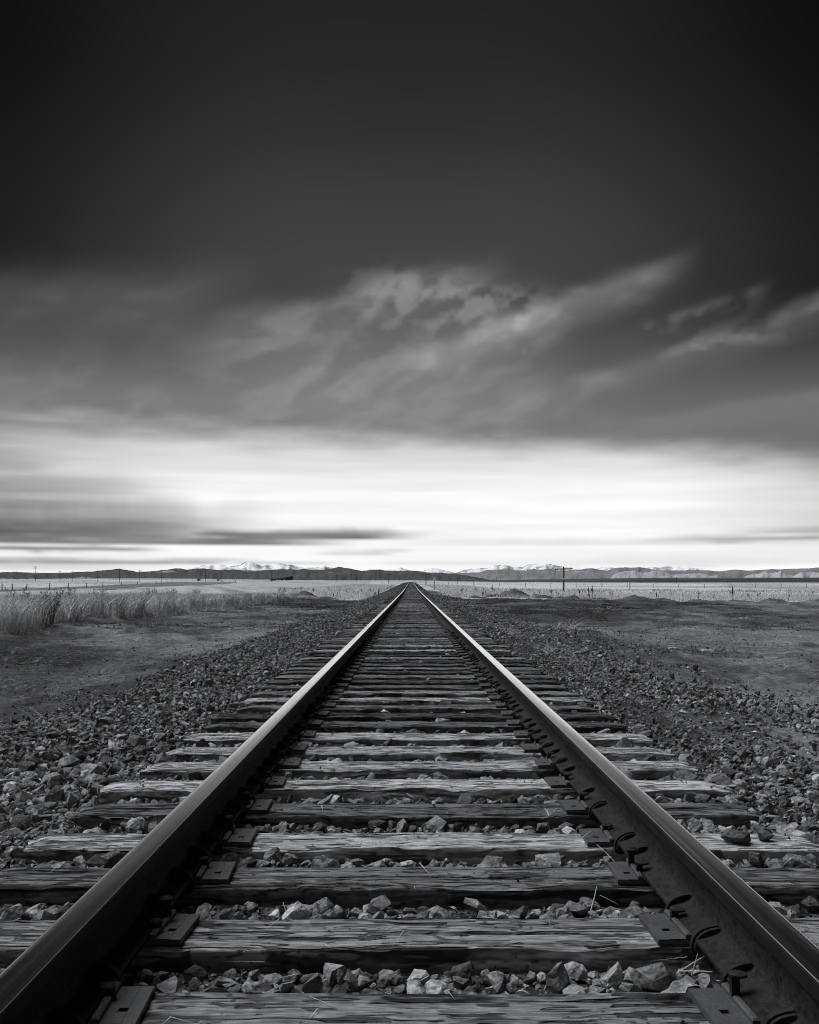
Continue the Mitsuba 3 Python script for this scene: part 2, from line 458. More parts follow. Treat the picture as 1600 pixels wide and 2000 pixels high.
def build_ground():
    ys = np.concatenate([-graded(0, 60, .6, .1)[:0:-1], graded(0, 46, .05, .0075), graded(46.4, 32000, .06, .0125, 125, .045)])
    xp = graded(0, 16000, .07, .018, 14, .035)
    xs = np.concatenate([-xp[:0:-1], xp])
    X, Y = np.meshgrid(xs, ys, indexing='ij')
    Z = ground(X, Y)
    Z = np.where((np.abs(X) < 3.0) & (Y < 540), Z - .16 * np.where(X < 0, sstep(3.0, 2.2, -X), sstep(2.1, 1.75, X)), Z)
    f = grid_faces(len(xs), len(ys))
    v = np.stack([X, Y, Z], -1).reshape(-1, 3)
    c = v[f].mean(1)
    keep = np.abs(c[:, 0]) < .62 * np.maximum(c[:, 1], 0) + 25 + 12 * (c[:, 1] < 30)
    f = f[keep]
    used = np.unique(f)
    m = np.full(len(v), -1)
    m[used] = np.arange(len(used))
    put('ground', (v[used], m[f]), 'ground_mat', kind='structure', label='bare dirt and dry grassland on both sides of the track', smooth=True)


build_ground()


def sheet(name, rows, mat, label, lift, cols=60):
    """A field: rows of (y, x_left, x_right), laid on the land and standing a little proud of it."""
    r = np.array(rows, float)
    ys = np.geomspace(r[0, 0], r[-1, 0], 90)
    xl, xr = np.interp(ys, r[:, 0], r[:, 1]), np.interp(ys, r[:, 0], r[:, 2])
    t = np.linspace(0, 1, cols)
    wob = lambda s: (nnoise(np.stack([ys * .15, ys * 0, ys * 0], -1), s) - .5) * np.clip(ys * .012, .3, 6)
    X = (xl + wob(3))[:, None] * (1 - t) + (xr + wob(5))[:, None] * t
    Y = np.repeat(ys[:, None], cols, 1)
    fringe = np.minimum(np.minimum(t, 1 - t)[None] * cols, 1) * np.minimum(np.minimum(np.arange(90), 89 - np.arange(90)), 1)[:, None]
    Z = ground(X, Y) - .05 + (lift + .05) * fringe
    put(name, (np.stack([X, Y, Z], -1).reshape(-1, 3), grid_faces(90, cols)[:, ::-1]), mat, kind='structure', label=label, smooth=True)


sheet('stubble_field', [(66, -400, -14), (95, -400, -14), (140, -300, -12), (150, -57, -10), (185, -57, -9), (300, -57, -14), (672, -106, -27), (950, -160, -38), (1720, -300, -60)], 'stubble_mat',
      'pale stubble field with faint crop rows left of the track', .12)
sheet('pasture', [(158, -66, -58), (167, -67, -58.5), (300, -88, -59), (520, -124, -88), (600, -136, -100)], 'pasture_mat', 'darker grazed strip of land behind the pale stubble', .06, 24)
sheet('ploughed_field', [(640, 150, 900), (800, 70, 1000), (1000, 40, 1200), (1750, 30, 1900)], 'plough_mat', 'dark ploughed field along the right skyline', .25, 70)


MOUNDS = [(10.0, 101, .80, 1.5), (8.0, 100, .38, 1.0), (12.4, 98, .42, 1.3), (14.6, 97, .45, 1.1), (17.2, 95, .36, 1.0), (19.8, 91, .46, 1.1), (22.3, 90, .42, 1.2), (25.2, 90, .36, 1.3), (28, 89, .30, 1.4), (31.5, 90, .32, 1.2), (35, 89, .28, 1.5),
          (6.2, 94, .26, .9), (-9.2, 89, .40, 1.0), (-7.4, 90, .24, 1.1)]
MLOOK = ['largest rounded heap of earth, in the grass left of the wooden pole', 'low heap just left of the largest earth heap', 'low heap just right of the largest earth heap', 'earth heap midway between the largest heap and the pole line', 'earth heap below and right of the wooden pole',
         'first of two twin clod heaps right of the pole', 'second of two twin clod heaps right of the pole', 'fourth heap right of the pole, before the pale grass', 'fifth heap right of the pole, flat', 'sixth heap right of the pole, below the tall weeds',
         'rightmost flat heap of earth by the pale grass', 'small earth heap nearest the rails on the right side', 'small dark earth heap left of the rails, by the grass', 'flat earth heap between the left one and the ballast']
for (mx, my, mh, mw), look in zip(MOUNDS, MLOOK):
    rr, aa = np.meshgrid(np.linspace(0, 1, 12), np.linspace(0, 2 * np.pi, 29), indexing='ij')
    X, Y = mx + rr * np.cos(aa) * mw * 1.5, my + rr * np.sin(aa) * mw * 1.5
    lump = nfbm(np.stack([X * 1.1, Y * 1.1, X * 0], -1), 4, 71)
    Z = ground(X, Y) - .06 * rr + .8 * mh * (1 - rr ** 2) ** 1.4 * (.2 + 1.6 * lump) + .10 * (nfbm(np.stack([X * 3.5, Y * 3.5, X * 0], -1), 3, 72) - .5) * (1 - rr)
    Z[:, -1] = Z[:, 0]
    put('dirt_mound', (np.stack([X, Y, Z], -1).reshape(-1, 3), grid_faces(12, 29)), 'earth_mat', kind='structure', label=look, smooth=True)


def ridge(name, pts, R, depth, mat, label, tone, rough, seed, steps=700, base=-6, hi=.6, spots=1.0):
    """A mountain range on an arc about the scene: crest heights follow the skyline, slopes run down to both sides with spurs and gullies."""
    p = np.array(pts, float)
    xs = np.linspace(p[0, 0], p[-1, 0], steps)
    az = np.arctan((xs - 797) / F)
    top = np.interp(xs, p[:, 0], 1140 - p[:, 1]) / F * R * np.cos(az) + 0
    k = 15
    rows, uv = [], []
    for j in range(k):
        s = j / (k - 1)
        rr = R - depth * .55 + depth * s
        u = abs(s - .55) / .55
        q = np.stack([xs * .05, np.full_like(xs, s * 5), xs * 0], -1)
        spur = (nfbm(q, 5, seed) - .5)
        h = top * (1 - u ** 1.25) * (1 + rough * 1.4 * spur * (u > 0) * min(1, u * 4)) + top * rough * .16 * (nfbm(np.stack([xs * .11, xs * 0, xs * 0], -1), 4, seed + 3) - .5) * (u < .05)
        rr = rr + depth * .10 * (nfbm(q * 1.7, 3, seed + 9) - .5)
        rows.append(np.stack([rr * np.sin(az), rr * np.cos(az), CZ + np.maximum(h, 0) + base * u], -1))
        uv.append(np.stack([tone * np.ones_like(xs), spots * np.ones_like(xs)], -1))
    v = np.array(rows).reshape(-1, 3)
    put(name, (v, grid_faces(k, steps)), mat, kind='structure', label=label, smooth=True, uv=np.array(uv).reshape(-1, 2))


FOOT_L = [(-420, 1118), (-200, 1114), (-60, 1116), (0, 1117), (25, 1116.5), (60, 1117.5), (90, 1119), (150, 1116.5), (180, 1115), (200, 1113), (225, 1110.5), (240, 1112), (262, 1115.5), (300, 1114.5), (320, 1113), (335, 1109.5),
          (347, 1109.5), (360, 1112.5), (370, 1110.5), (385, 1109.5), (400, 1110), (430, 1113), (450, 1112), (480, 1114), (520, 1112), (560, 1111.5), (575, 1112.5), (588, 1110), (600, 1112), (625, 1113), (640, 1109),
          (657, 1106.5), (675, 1109), (700, 1115), (715, 1113), (735, 1111.5), (760, 1115), (780, 1113.5), (792, 1113), (815, 1115), (835, 1117.5), (850, 1117.5), (880, 1120), (920, 1126), (960, 1134)]
FOOT_R = [(820, 1136), (850, 1124), (880, 1119), (900, 1118), (930, 1117), (945, 1113), (980, 1110.5), (1000, 1113), (1020, 1113.5), (1035, 1110.5), (1050, 1112), (1065, 1110), (1080, 1113), (1100, 1113), (1125, 1112),
          (1150, 1109), (1165, 1112), (1180, 1113), (1195, 1109), (1215, 1107), (1230, 1108), (1245, 1106.5), (1262, 1110), (1280, 1114), (1330, 1113), (1360, 1113), (1400, 1115), (1430, 1112), (1450, 1113.5),
          (1480, 1113), (1500, 1111), (1560, 1110), (1600, 1107), (1700, 1106), (1850, 1110), (2050, 1116)]
ROCK = [(1180, 1136), (1195, 1120), (1215, 1114), (1235, 1113), (1250, 1118), (1268, 1114), (1290, 1116), (1310, 1122), (1340, 1121), (1365, 1120), (1385, 1123), (1395, 1121), (1405, 1127), (1440, 1130), (1455, 1122), (1475, 1121),
        (1490, 1116), (1505, 1117), (1520, 1115), (1532, 1121), (1545, 1124), (1560, 1119), (1585, 1118), (1600, 1120), (1640, 1116), (1700, 1119), (1800, 1122), (1900, 1134)]
SNOW = [(-300, 1124), (-60, 1126), (330, 1126), (360, 1112), (380, 1107.5), (400, 1102), (415, 1107), (425, 1104), (440, 1107), (460, 1102.5), (475, 1099), (485, 1098), (495, 1101.5), (505, 1105), (515, 1101.5), (530, 1106),
        (540, 1102), (555, 1104), (575, 1106), (590, 1109), (610, 1108), (625, 1106), (640, 1109), (700, 1114), (765, 1113), (775, 1110), (790, 1113), (820, 1117), (832, 1112), (840, 1110.5), (850, 1111), (865, 1115), (885, 1117), (905, 1113),
        (925, 1110), (945, 1107), (960, 1105.5), (985, 1105), (1000, 1107), (1015, 1108), (1025, 1103), (1045, 1101.5), (1070, 1103), (1085, 1106), (1110, 1110), (1150, 1112), (1168, 1107.5), (1185, 1107), (1200, 1110), (1250, 1107),
        (1280, 1108), (1300, 1107), (1320, 1109), (1345, 1112), (1420, 1115), (1600, 1114), (1800, 1118), (2000, 1126)]
ridge('foothills', FOOT_L, 19000, 7000, 'hill_mat', 'dark forested foothills along the horizon from the left edge to the rails', .085, .3, 21)
ridge('foothills', FOOT_R, 23000, 7000, 'hill_mat', 'paler grey foothills along the horizon right of the rails', .20, .22, 33, spots=.5)  # distance haze put into the paler tone; no air is built
ridge('rocky_hills', ROCK, 16500, 3000, 'hill_mat', 'pale bare rocky hills low in front of the right hand foothills', .36, .7, 45, spots=1.0)
ridge('snow_mountains', SNOW, 36000, 9000, 'snow_mat', 'jagged snow covered mountain range behind the foothills', .8, .8, 57, steps=1100)

# ------------------------------------------------------------------ ballast bed and its stones
TIE_Y0, TIE_P = 2.185, .4985       # centre of the nearest tie in view, pitch
TIE_W = .228
LAST_Y = 515.0


def build_bed():
    ys = np.concatenate([np.linspace(-1.5, .8, 10), graded(.85, LAST_Y, .03, .012)])
    xs = np.concatenate([np.linspace(-3.9, -1.5, 26), np.linspace(-1.4, 1.4, 30), np.linspace(1.5, 3.5, 24)])
    X, Y = np.meshgrid(xs, ys, indexing='ij')
    Z = bed_z(X, Y) - .016
    put('ballast_bed', (np.stack([X, Y, Z], -1).reshape(-1, 3), grid_faces(len(xs), len(ys))), 'bed_mat', kind='structure', label='bed of crushed grey stone under and beside the track', smooth=True)


build_bed()


def hull_stone(seed, n, flat):
    r = np.random.default_rng(seed)
    p = r.normal(size=(n, 3))
    p /= np.linalg.norm(p, axis=1, keepdims=True)
    p *= r.uniform(.8, 1.05, size=(n, 1))
    p *= [1, r.uniform(.6, .95), flat * r.uniform(.6, 1.0)]
    h = ConvexHull(p)
    f = h.simplices.copy()
    c = p.mean(0)
    nrm = np.cross(p[f[:, 1]] - p[f[:, 0]], p[f[:, 2]] - p[f[:, 0]])
    flip = (nrm * (p[f].mean(1) - c)).sum(1) < 0
    f[flip] = f[flip][:, ::-1]
    used = np.unique(f)
    m = np.full(n, -1)
    m[used] = np.arange(len(used))
    return p[used] * .5, m[f]


STONES_HI = [hull_stone(100 + i, 17, .72) for i in range(28)]
STONES_LO = [hull_stone(300 + i, 8, .7) for i in range(14)]


def in_tie(x, y, pad=.0):
    k = (y - TIE_Y0) / TIE_P
    return (np.abs(k - np.round(k)) * TIE_P < TIE_W / 2 + pad) & (np.abs(x) < 1.36 + pad)


def stone_zone(y0, y1, per_m2, size, sig):
    n = int((y1 - y0) * 9.0 * per_m2)
    y = rng.uniform(y0, y1, n)
    x = rng.uniform(-4.6, 4.4, n)
    s = size * np.exp(rng.normal(0, sig, n))
    keep = np.abs(x) < .47 * y + 1.1
    patch_ = nfbm(np.stack([x * 1.1, y * .8, x * 0], -1), 3, 46)
    wob = .9 * (nfbm(np.stack([x * .5, y * .7, x * 0], -1), 4, 45) - .5)
    fade = np.where(x < 0, .93 * sstep(4.2, 2.6, -x + 1.4 * wob) + .07 * sstep(.45, .6, patch_), .93 * sstep(4.3, 1.8, x + 1.8 * wob) + .07 * sstep(.45, .6, patch_))
    patch = nfbm(np.stack([x * .9, y * .5, x * 0], -1), 3, 44)
    fade = np.where(x > 1.5, fade * (.30 + .9 * sstep(.40, .56, patch)), fade)
    keep &= rng.uniform(size=n) < fade
    onto = in_tie(x, y, -.012) & (rng.uniform(size=n) > np.where(np.abs(x) > 1.20, .07 * sstep(.45, .6, nfbm(np.stack([x * .1, y * 2, x * 0], -1), 2, 48)), .003))
    keep &= ~onto & ~(in_tie(x, y, s * .34) & (np.abs(x) < 1.42) & (s > .026)) & (np.abs(np.abs(x) - .752) > .05 + s * .3 * (s < .07) + .06 * (s >= .07))
    x, y, s = x[keep], y[keep], s[keep]
    return x, y, s


sx, sy, ss = [np.concatenate(c) for c in zip(stone_zone(1.6, 6.5, 820, .043, .42), stone_zone(1.6, 6.5, 1500, .020, .34), stone_zone(6.5, 13, 820, .037, .40), stone_zone(13, 26, 400, .042, .38), stone_zone(26, 60, 120, .058, .34),
                                              stone_zone(60, 130, 32, .11, .25))]
ss = np.minimum(ss, .125)
ss = np.where(sx > 1.45, ss * (.74 + .36 * sstep(1.9, 2.6, sx)), ss)
sz = np.maximum(bed_z(sx, sy) - .016, np.where((sx < -2.6) | (sx > 1.75), ground(sx, sy), -9))
on_top = in_tie(sx, sy, -.012)
ss = np.where(on_top, np.minimum(ss, .04), ss)
sz = np.where(on_top, rise(sy) + ss * .22, sz + ss * rng.uniform(-.05, .42, len(ss)))
sz = np.where(~on_top & (np.abs(sx) < 1.4), np.minimum(sz, rise(sy) + .010 - ss * .22), sz)
tone = .19 * np.exp(rng.normal(0, .44, len(ss)))
tone = np.where(rng.uniform(size=len(ss)) < .05, rng.uniform(.32, .46, len(ss)), tone)
suv = np.stack([np.clip(tone, .05, .5), rng.uniform(size=len(ss))], -1)
SR = rotations(len(ss))
# mostly lying flat: blend the upright axis back towards vertical by keeping only part of the tilt
lie = rng.uniform(size=len(ss)) < .55
ang = rng.uniform(0, 2 * np.pi, len(ss))
flat = np.zeros((len(ss), 3, 3))
flat[:, 0, 0], flat[:, 0, 1], flat[:, 1, 0], flat[:, 1, 1], flat[:, 2, 2] = np.cos(ang), -np.sin(ang), np.sin(ang), np.cos(ang), 1
tx, ty = rng.normal(0, .28, (2, len(ss)))
tilt = np.zeros((len(ss), 3, 3))
tilt[:, 0, 0] = 1; tilt[:, 1, 1] = 1; tilt[:, 2, 2] = 1
tilt[:, 0, 2], tilt[:, 2, 0], tilt[:, 1, 2], tilt[:, 2, 1] = tx, -tx, ty, -ty
SR = np.where(lie[:, None, None], tilt @ flat, SR) * ss[:, None, None] * 1.12
SP = np.stack([sx, sy, sz], -1)
big = np.argsort(-(ss ** 1.5 / sy) * (np.abs(sx - CX) < .385 * sy) * (sy > 2.3) * ((np.abs(sx) < .62) | (np.abs(sx) > .95)) * (sz + ss * .4 > bed_z(sx, sy)))[:300]
is_big = np.zeros(len(ss), bool)
is_big[big] = True
hi_which, lo_which = rng.integers(0, len(STONES_HI), len(ss)), rng.integers(0, len(STONES_LO), len(ss))
for i in big:
    v, f = STONES_HI[hi_which[i]]
    put('stone', (v @ SR[i].T + SP[i], f), 'stone_mat', parent='ballast_bed', uv=np.repeat(suv[i][None], len(v), 0))
near = (sy < 6) & ~is_big & (ss > .034)
far = ~near & ~is_big
A = scatter(STONES_HI, np.where(near, hi_which, -1), SR, SP, suv)
B = scatter(STONES_LO, np.where(far, lo_which, -1), SR, SP, suv)
v, f, u = join([A, B])
put('loose_gravel', (v, f), 'stone_mat', parent='ballast_bed', kind='stuff', label='loose crushed grey stones between and beside the ties', uv=u)


# ------------------------------------------------------------------ ties with plates and spikes
def tie_mesh(y0, length, seed, nx, ntop, nside, tone, rough, w=TIE_W, dx=0.0, skew=0.0):
    """A weathered timber: rounded edges, splits along the grain, ragged ends."""
    r = np.random.default_rng(seed)
    h, c = .175, .014 if nside > 2 else .01
    t = np.linspace(0, 1, ntop)
    ring = [(-w / 2 + c + (w - 2 * c) * a, 0.0) for a in t]
    ring += [(w / 2 - c + c * .75, -c * .3), (w / 2, -c)] if nside > 2 else [(w / 2, -c)]
    ring += [(w / 2, -c - (h - c) * (k + 1) / nside) for k in range(nside)]
    ring += [(-w / 2, -h + (h - c) * k / nside) for k in range(nside)]
    ring += [(-w / 2, -c), (-w / 2 + c * .25, -c * .3)] if nside > 2 else [(-w / 2, -c)]
    ring = np.array(ring)
    xs = np.linspace(-length / 2, length / 2, nx) + dx
    X = np.repeat(xs[:, None], len(ring), 1)
    Yr, Zr = np.repeat(ring[None, :, 0], nx, 0).copy(), np.repeat(ring[None, :, 1], nx, 0).copy()
    top = Zr > -c * .5
    p = np.stack([X, Yr + seed * 1.7, Zr * 0], -1)
    g = nfbm(p * [3.5, 40, 1], 3, seed) - .5
    wave = nfbm(p * [.9, 5, 1], 3, seed + 5) - .5
    dz = rough * (.010 * g + .014 * wave)
    if nx > 60:
        for _ in range(int(6 + 10 * r.uniform())):          # splits
            yc, xc, L = r.uniform(-.45, .45) * w, r.uniform(-.5, .5) * length, r.uniform(.15, .9)
            line = yc + .010 * np.sin(X * r.uniform(2, 6) + r.uniform(0, 6)) + .008 * (nfbm(np.stack([X * 6, X * 0, X * 0], -1), 2, seed + _) - .5)
            dz = dz - rough * r.uniform(.006, .016) * np.exp(-((Yr - line) / .0038) ** 2) * sstep(L, L * .5, np.abs(X - xc)) * top
        worn = (nfbm(p * [5.0, 0, 1], 4, seed + 31) - .50) * 2.6            # the upper front edge is chewed away in places
        dz = dz - .020 * rough * np.clip(worn, 0, 1) * np.exp(-((Yr + w / 2) / .020) ** 2) * top
    front = (Zr < -c * .5) & (np.abs(Yr) > w / 2 - c)
    Yr = Yr + np.sign(Yr) * front * rough * .022 * (nfbm(np.stack([X * 2.1, Zr * 24, Yr * 0 + np.sign(Yr)], -1), 4, seed + 8) - .62)
    endw = .075 * rough * (nfbm(np.stack([Yr * 24, Zr * 24, X * 0 + np.sign(X)], -1), 4, seed + 2) - .5)
    toend = np.clip(1 - (length / 2 - np.abs(X - dx)) / .11, 0, 1)
    dz = dz - rough * (.006 + .018 * r.uniform()) * toend ** 2 * (.5 + nfbm(np.stack([Yr * 20, X * 6, X * 0], -1), 2, seed + 6))
    Zr = Zr + dz * top
    X = X + np.where(np.arange(nx)[:, None] == 0, endw, 0) + np.where(np.arange(nx)[:, None] == nx - 1, endw, 0)
    n = len(ring)
    v = np.stack([X, Yr + y0 + skew * X, Zr + rise(y0) - .001], -1).reshape(-1, 3)
    i, j = np.meshgrid(np.arange(nx - 1), np.arange(n), indexing='ij')
    f = np.stack([i * n + j, (i + 1) * n + j, (i + 1) * n + (j + 1) % n, i * n + (j + 1) % n], -1).reshape(-1, 4)
    f = np.vstack([f[:, [0, 1, 2]], f[:, [0, 2, 3]]])
    vs, fs, at = [v], [f], len(v)
    for e in (0, nx - 1):
        cap = v.reshape(nx, n, 3)[e]
        vs.append(np.vstack([cap, cap.mean(0)]))
        k = np.arange(n)
        tri = np.stack([k, (k + 1) % n, k * 0 + n], 1)
        fs.append((tri if e == 0 else tri[:, ::-1]) + at)
        at += n + 1
    v, f = np.vstack(vs), np.vstack(fs)
    return v, f, np.stack([np.full(len(v), tone), np.zeros(len(v))], -1)


PLATE_T, RAIL_Z = .017, .017
BASE_HALF = .073
RAIL_X = .7190 + .0385


def plate_mesh(side, y0, seed):
    """Rolled steel plate with two shoulders that hold the rail's foot, and a square unused spike hole near its inner end."""
    r = np.random.default_rng(seed)
    hw, inn, out = .096 + .004 * r.uniform(), .160, .150
    xr = RAIL_X
    dx = r.uniform(-.012, .012)
    parts = []
    x_in, x_out = xr - inn + dx, xr + out + dx
    hx0, hx1, hy0, hy1 = x_in + .030, x_in + .050, -.010 - .03, .010 - .03
    xs = [x_in, hx0, hx1, xr - BASE_HALF - .018]
    ys = [-hw, hy0, hy1, hw]
    for a in range(3):
        for b in range(3):
            if a == 1 and b == 1:
                continue
            parts.append(box(xs[a], xs[a + 1], ys[b], ys[b + 1], .0006, PLATE_T - .003 if a == 0 else PLATE_T - .002))
    parts.append(box(xr - BASE_HALF - .018, xr - BASE_HALF - .001, -hw, hw, .0006, PLATE_T + .011, .004))
    parts.append(box(xr - BASE_HALF - .001, xr + BASE_HALF + .001, -hw, hw, .0006, PLATE_T - .0005))
    parts.append(box(xr + BASE_HALF + .001, xr + BASE_HALF + .018, -hw, hw, .0006, PLATE_T + .011, .004))
    parts.append(box(xr + BASE_HALF + .018, x_out, -hw, hw, .0006, PLATE_T - .003))
    v, f, _ = join(parts)
    rot = r.uniform(-.05, .05)
    v = v * [1, 1, 1]
    cxp = xr
    x = (v[:, 0] - cxp) * math.cos(rot) - v[:, 1] * math.sin(rot) + cxp
    y = (v[:, 0] - cxp) * math.sin(rot) + v[:, 1] * math.cos(rot)
    v = np.stack([x * side, y + y0, v[:, 2] + rise(y0)], -1)
    return v, f if side > 0 else f[:, ::-1]


def spike_mesh(side, x, y, lift, seed):
    """A cut spike: square shank, domed oval head whose lip hooks over the rail's foot."""
    r = np.random.default_rng(seed)
    s = .009
    z0 = PLATE_T + .008
    shank = box(-s, s, -s, s, z0 - .02, z0 + lift + .012)
    g = np.arange(12) * 2 * np.pi / 12
    rings = []
    for rad, z in ((.50, .004), (1.0, .008), (1.0, .0125), (.72, .0165), (.3, .018)):
        rings.append(np.stack([(.021 * np.cos(g) + .008) * rad + .0 * g, .0175 * np.sin(g) * rad, np.full(12, z0 + lift + z)], 1))
    v = np.vstack(rings)
    i, j = np.meshgrid(np.arange(4), np.arange(12), indexing='ij')
    f = np.stack([i * 12 + j, i * 12 + (j + 1) % 12, (i + 1) * 12 + (j + 1) % 12, (i + 1) * 12 + j], -1).reshape(-1, 4)
    top = np.array([[48 + k, 48 + (k + 1) % 12, 60] for k in range(12)])
    bot = np.array([[(k + 1) % 12, k, 61] for k in range(12)])
    f = np.vstack([f[:, [0, 1, 2]], f[:, [0, 2, 3]], top, bot])
    v = np.vstack([v, [[.008 * .3, 0, z0 + lift + .0182]], [[0, 0, z0 + lift + .006]]])
    v, f, _ = join([shank, (v, f)])
    tl = r.uniform(-.12, .12, 2)
    v = v + np.stack([tl[0] * (v[:, 2] - z0), tl[1] * (v[:, 2] - z0), 0 * v[:, 2]], 1)
    v = np.stack([(v[:, 0] + x) * side, v[:, 1] + y, v[:, 2] + rise(y)], -1)
    return v, f if side > 0 else f[:, ::-1]


# tone and half-lengths as the photograph shows them, nearest tie first, vignette darkening put into the first three tones: tone, left end, right end, look
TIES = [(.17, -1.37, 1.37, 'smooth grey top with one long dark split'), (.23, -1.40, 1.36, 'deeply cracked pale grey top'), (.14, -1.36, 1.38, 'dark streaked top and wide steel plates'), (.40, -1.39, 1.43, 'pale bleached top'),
        (.13, -1.36, 1.36, 'nearly black top carrying a wisp of straw'), (.44, -1.42, 1.40, 'pale bleached top with a ragged left end'), (.38, -1.36, 1.40, 'light grey split top'), (.36, -1.37, 1.40, 'light grey top with square ends'),
        (.40, -1.36, 1.40, 'light grey narrow looking top'), (.12, -1.34, 1.36, 'dark top'), (.08, -1.38, 1.38, 'almost black top'), (.17, -1.30, 1.34, 'dull mid grey top'), (.36, -1.36, 1.40, 'pale top'), (.22, -1.36, 1.36, 'mid grey top'),
        (.16, -1.36, 1.36, 'dull grey top'), (.09, -1.38, 1.38, 'black creosoted top'), (.20, -1.36, 1.40, 'mid grey top'), (.10, -1.36, 1.36, 'dark top')]
NTH = ['nearest', 'second', 'third', 'fourth', 'fifth', 'sixth', 'seventh', 'eighth', 'ninth', 'tenth', 'eleventh', 'twelfth', 'thirteenth', 'fourteenth', 'fifteenth', 'sixteenth', 'seventeenth', 'eighteenth', 'nineteenth', 'twentieth',
       'twenty-first', 'twenty-second', 'twenty-third', 'twenty-fourth', 'twenty-fifth', 'twenty-sixth', 'twenty-seventh', 'twenty-eighth', 'twenty-ninth', 'thirtieth']
trng = np.random.default_rng(19)
TIE_OFF = [.005, .018, .035, -.01, .0, .01, .01, .0, .006]
for k in range(300):
    y0 = TIE_Y0 + TIE_P * k + (TIE_OFF[k] if k < len(TIE_OFF) else trng.normal(0, .012))
    if k < len(TIES):
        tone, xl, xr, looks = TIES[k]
    else:
        tone = float(np.clip(.16 * math.exp(trng.normal(0, .45)), .06, .38))
        xl, xr, looks = -1.36 + trng.normal(0, .02), 1.36 + trng.normal(0, .02), 'pale top' if tone > .18 else 'dark top' if tone < .10 else 'dull grey top'
    L, dx = xr - xl, (xr + xl) / 2
    if k < 9:
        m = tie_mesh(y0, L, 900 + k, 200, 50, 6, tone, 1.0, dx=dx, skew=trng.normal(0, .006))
    elif k < 30:
        m = tie_mesh(y0, L, 900 + k, 70, 16, 4, tone, 1.0, dx=dx, skew=trng.normal(0, .006))
    elif k < 90:
        m = tie_mesh(y0, L, 900 + k, 26, 6, 2, tone, 1.0, dx=dx)
    else:
        m = tie_mesh(y0, L, 900 + k, 8, 3, 1, tone, 1.0, dx=dx)
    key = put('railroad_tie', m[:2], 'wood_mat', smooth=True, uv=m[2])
    if k < 30:
        ordn = 'nearest railroad tie, cut by the bottom edge' if k == 0 else f'{NTH[k]} railroad tie up from the bottom edge'
        tag(key, f'{ordn}, {looks}', 'railroad tie', 'railroad ties under the rails')
    else:
        tag(key, 'weathered railroad tie far up the track among closely spaced dark ties', 'railroad tie', 'railroad ties under the rails')
    if k < 120:
        for side in (-1, 1):
            if k < 45:
                pm = plate_mesh(side, y0, 40 * k + side + 1)
            else:
                pv, pf = box(RAIL_X - .160, RAIL_X + .150, -.098, .098, .0006, PLATE_T - .001)
                pv[:, 2] += rise(y0); pv[:, 1] += y0
                pv[:, 0] *= side
                pm = (pv, pf if side > 0 else pf[:, ::-1])
            pk = put('tie_plate', pm, 'plate_mat', parent=key)
            if k < 36:
                gx = RAIL_X - BASE_HALF - .010
                spots = [(gx, .035)] if (k + side) % 3 else [(gx, .045), (gx + .004, -.045)]
                if k == 0 and side == 1:
                    spots = [(gx, .03)]
                for si, (xx, yo) in enumerate(spots):
                    lift = float(trng.choice([.004, .006, .010, .016, .034]))
                    put('spike', spike_mesh(side, xx, y0 + yo, lift, 70 * k + 3 * si + side + 1), 'rust_mat', parent=pk, smooth=35)

far_ties = [tie_mesh(TIE_Y0 + TIE_P * k, 2.74, 900 + k, 3, 3, 1, float(np.clip(  .15 * math.exp(trng.normal(0, .35)), .05, .3)), 1.0) for k in range(300, int((LAST_Y - TIE_Y0) / TIE_P))]
v, f, u = join(far_ties)
put('tie_row', (v, f), 'wood_mat', uv=u, smooth=True, kind='stuff', label='dark ties merging into one strip where the rails meet', cat='railroad ties')

# ------------------------------------------------------------------ rails with anchors
PROF = [(.0, .0), (.073, .0), (.073, .0105), (.062, .0135), (.034, .0215), (.020, .0275), (.0125, .036), (.0092, .050), (.0086, .075), (.0092, .105), (.0135, .1185), (.0225, .1235), (.0365, .1275),
        (.0385, .1305), (.0385, .150), (.0382, .158), (.0365, .1640), (.0325, .1674), (.0270, .1688), (.0130, .1696), (.0, .170)]


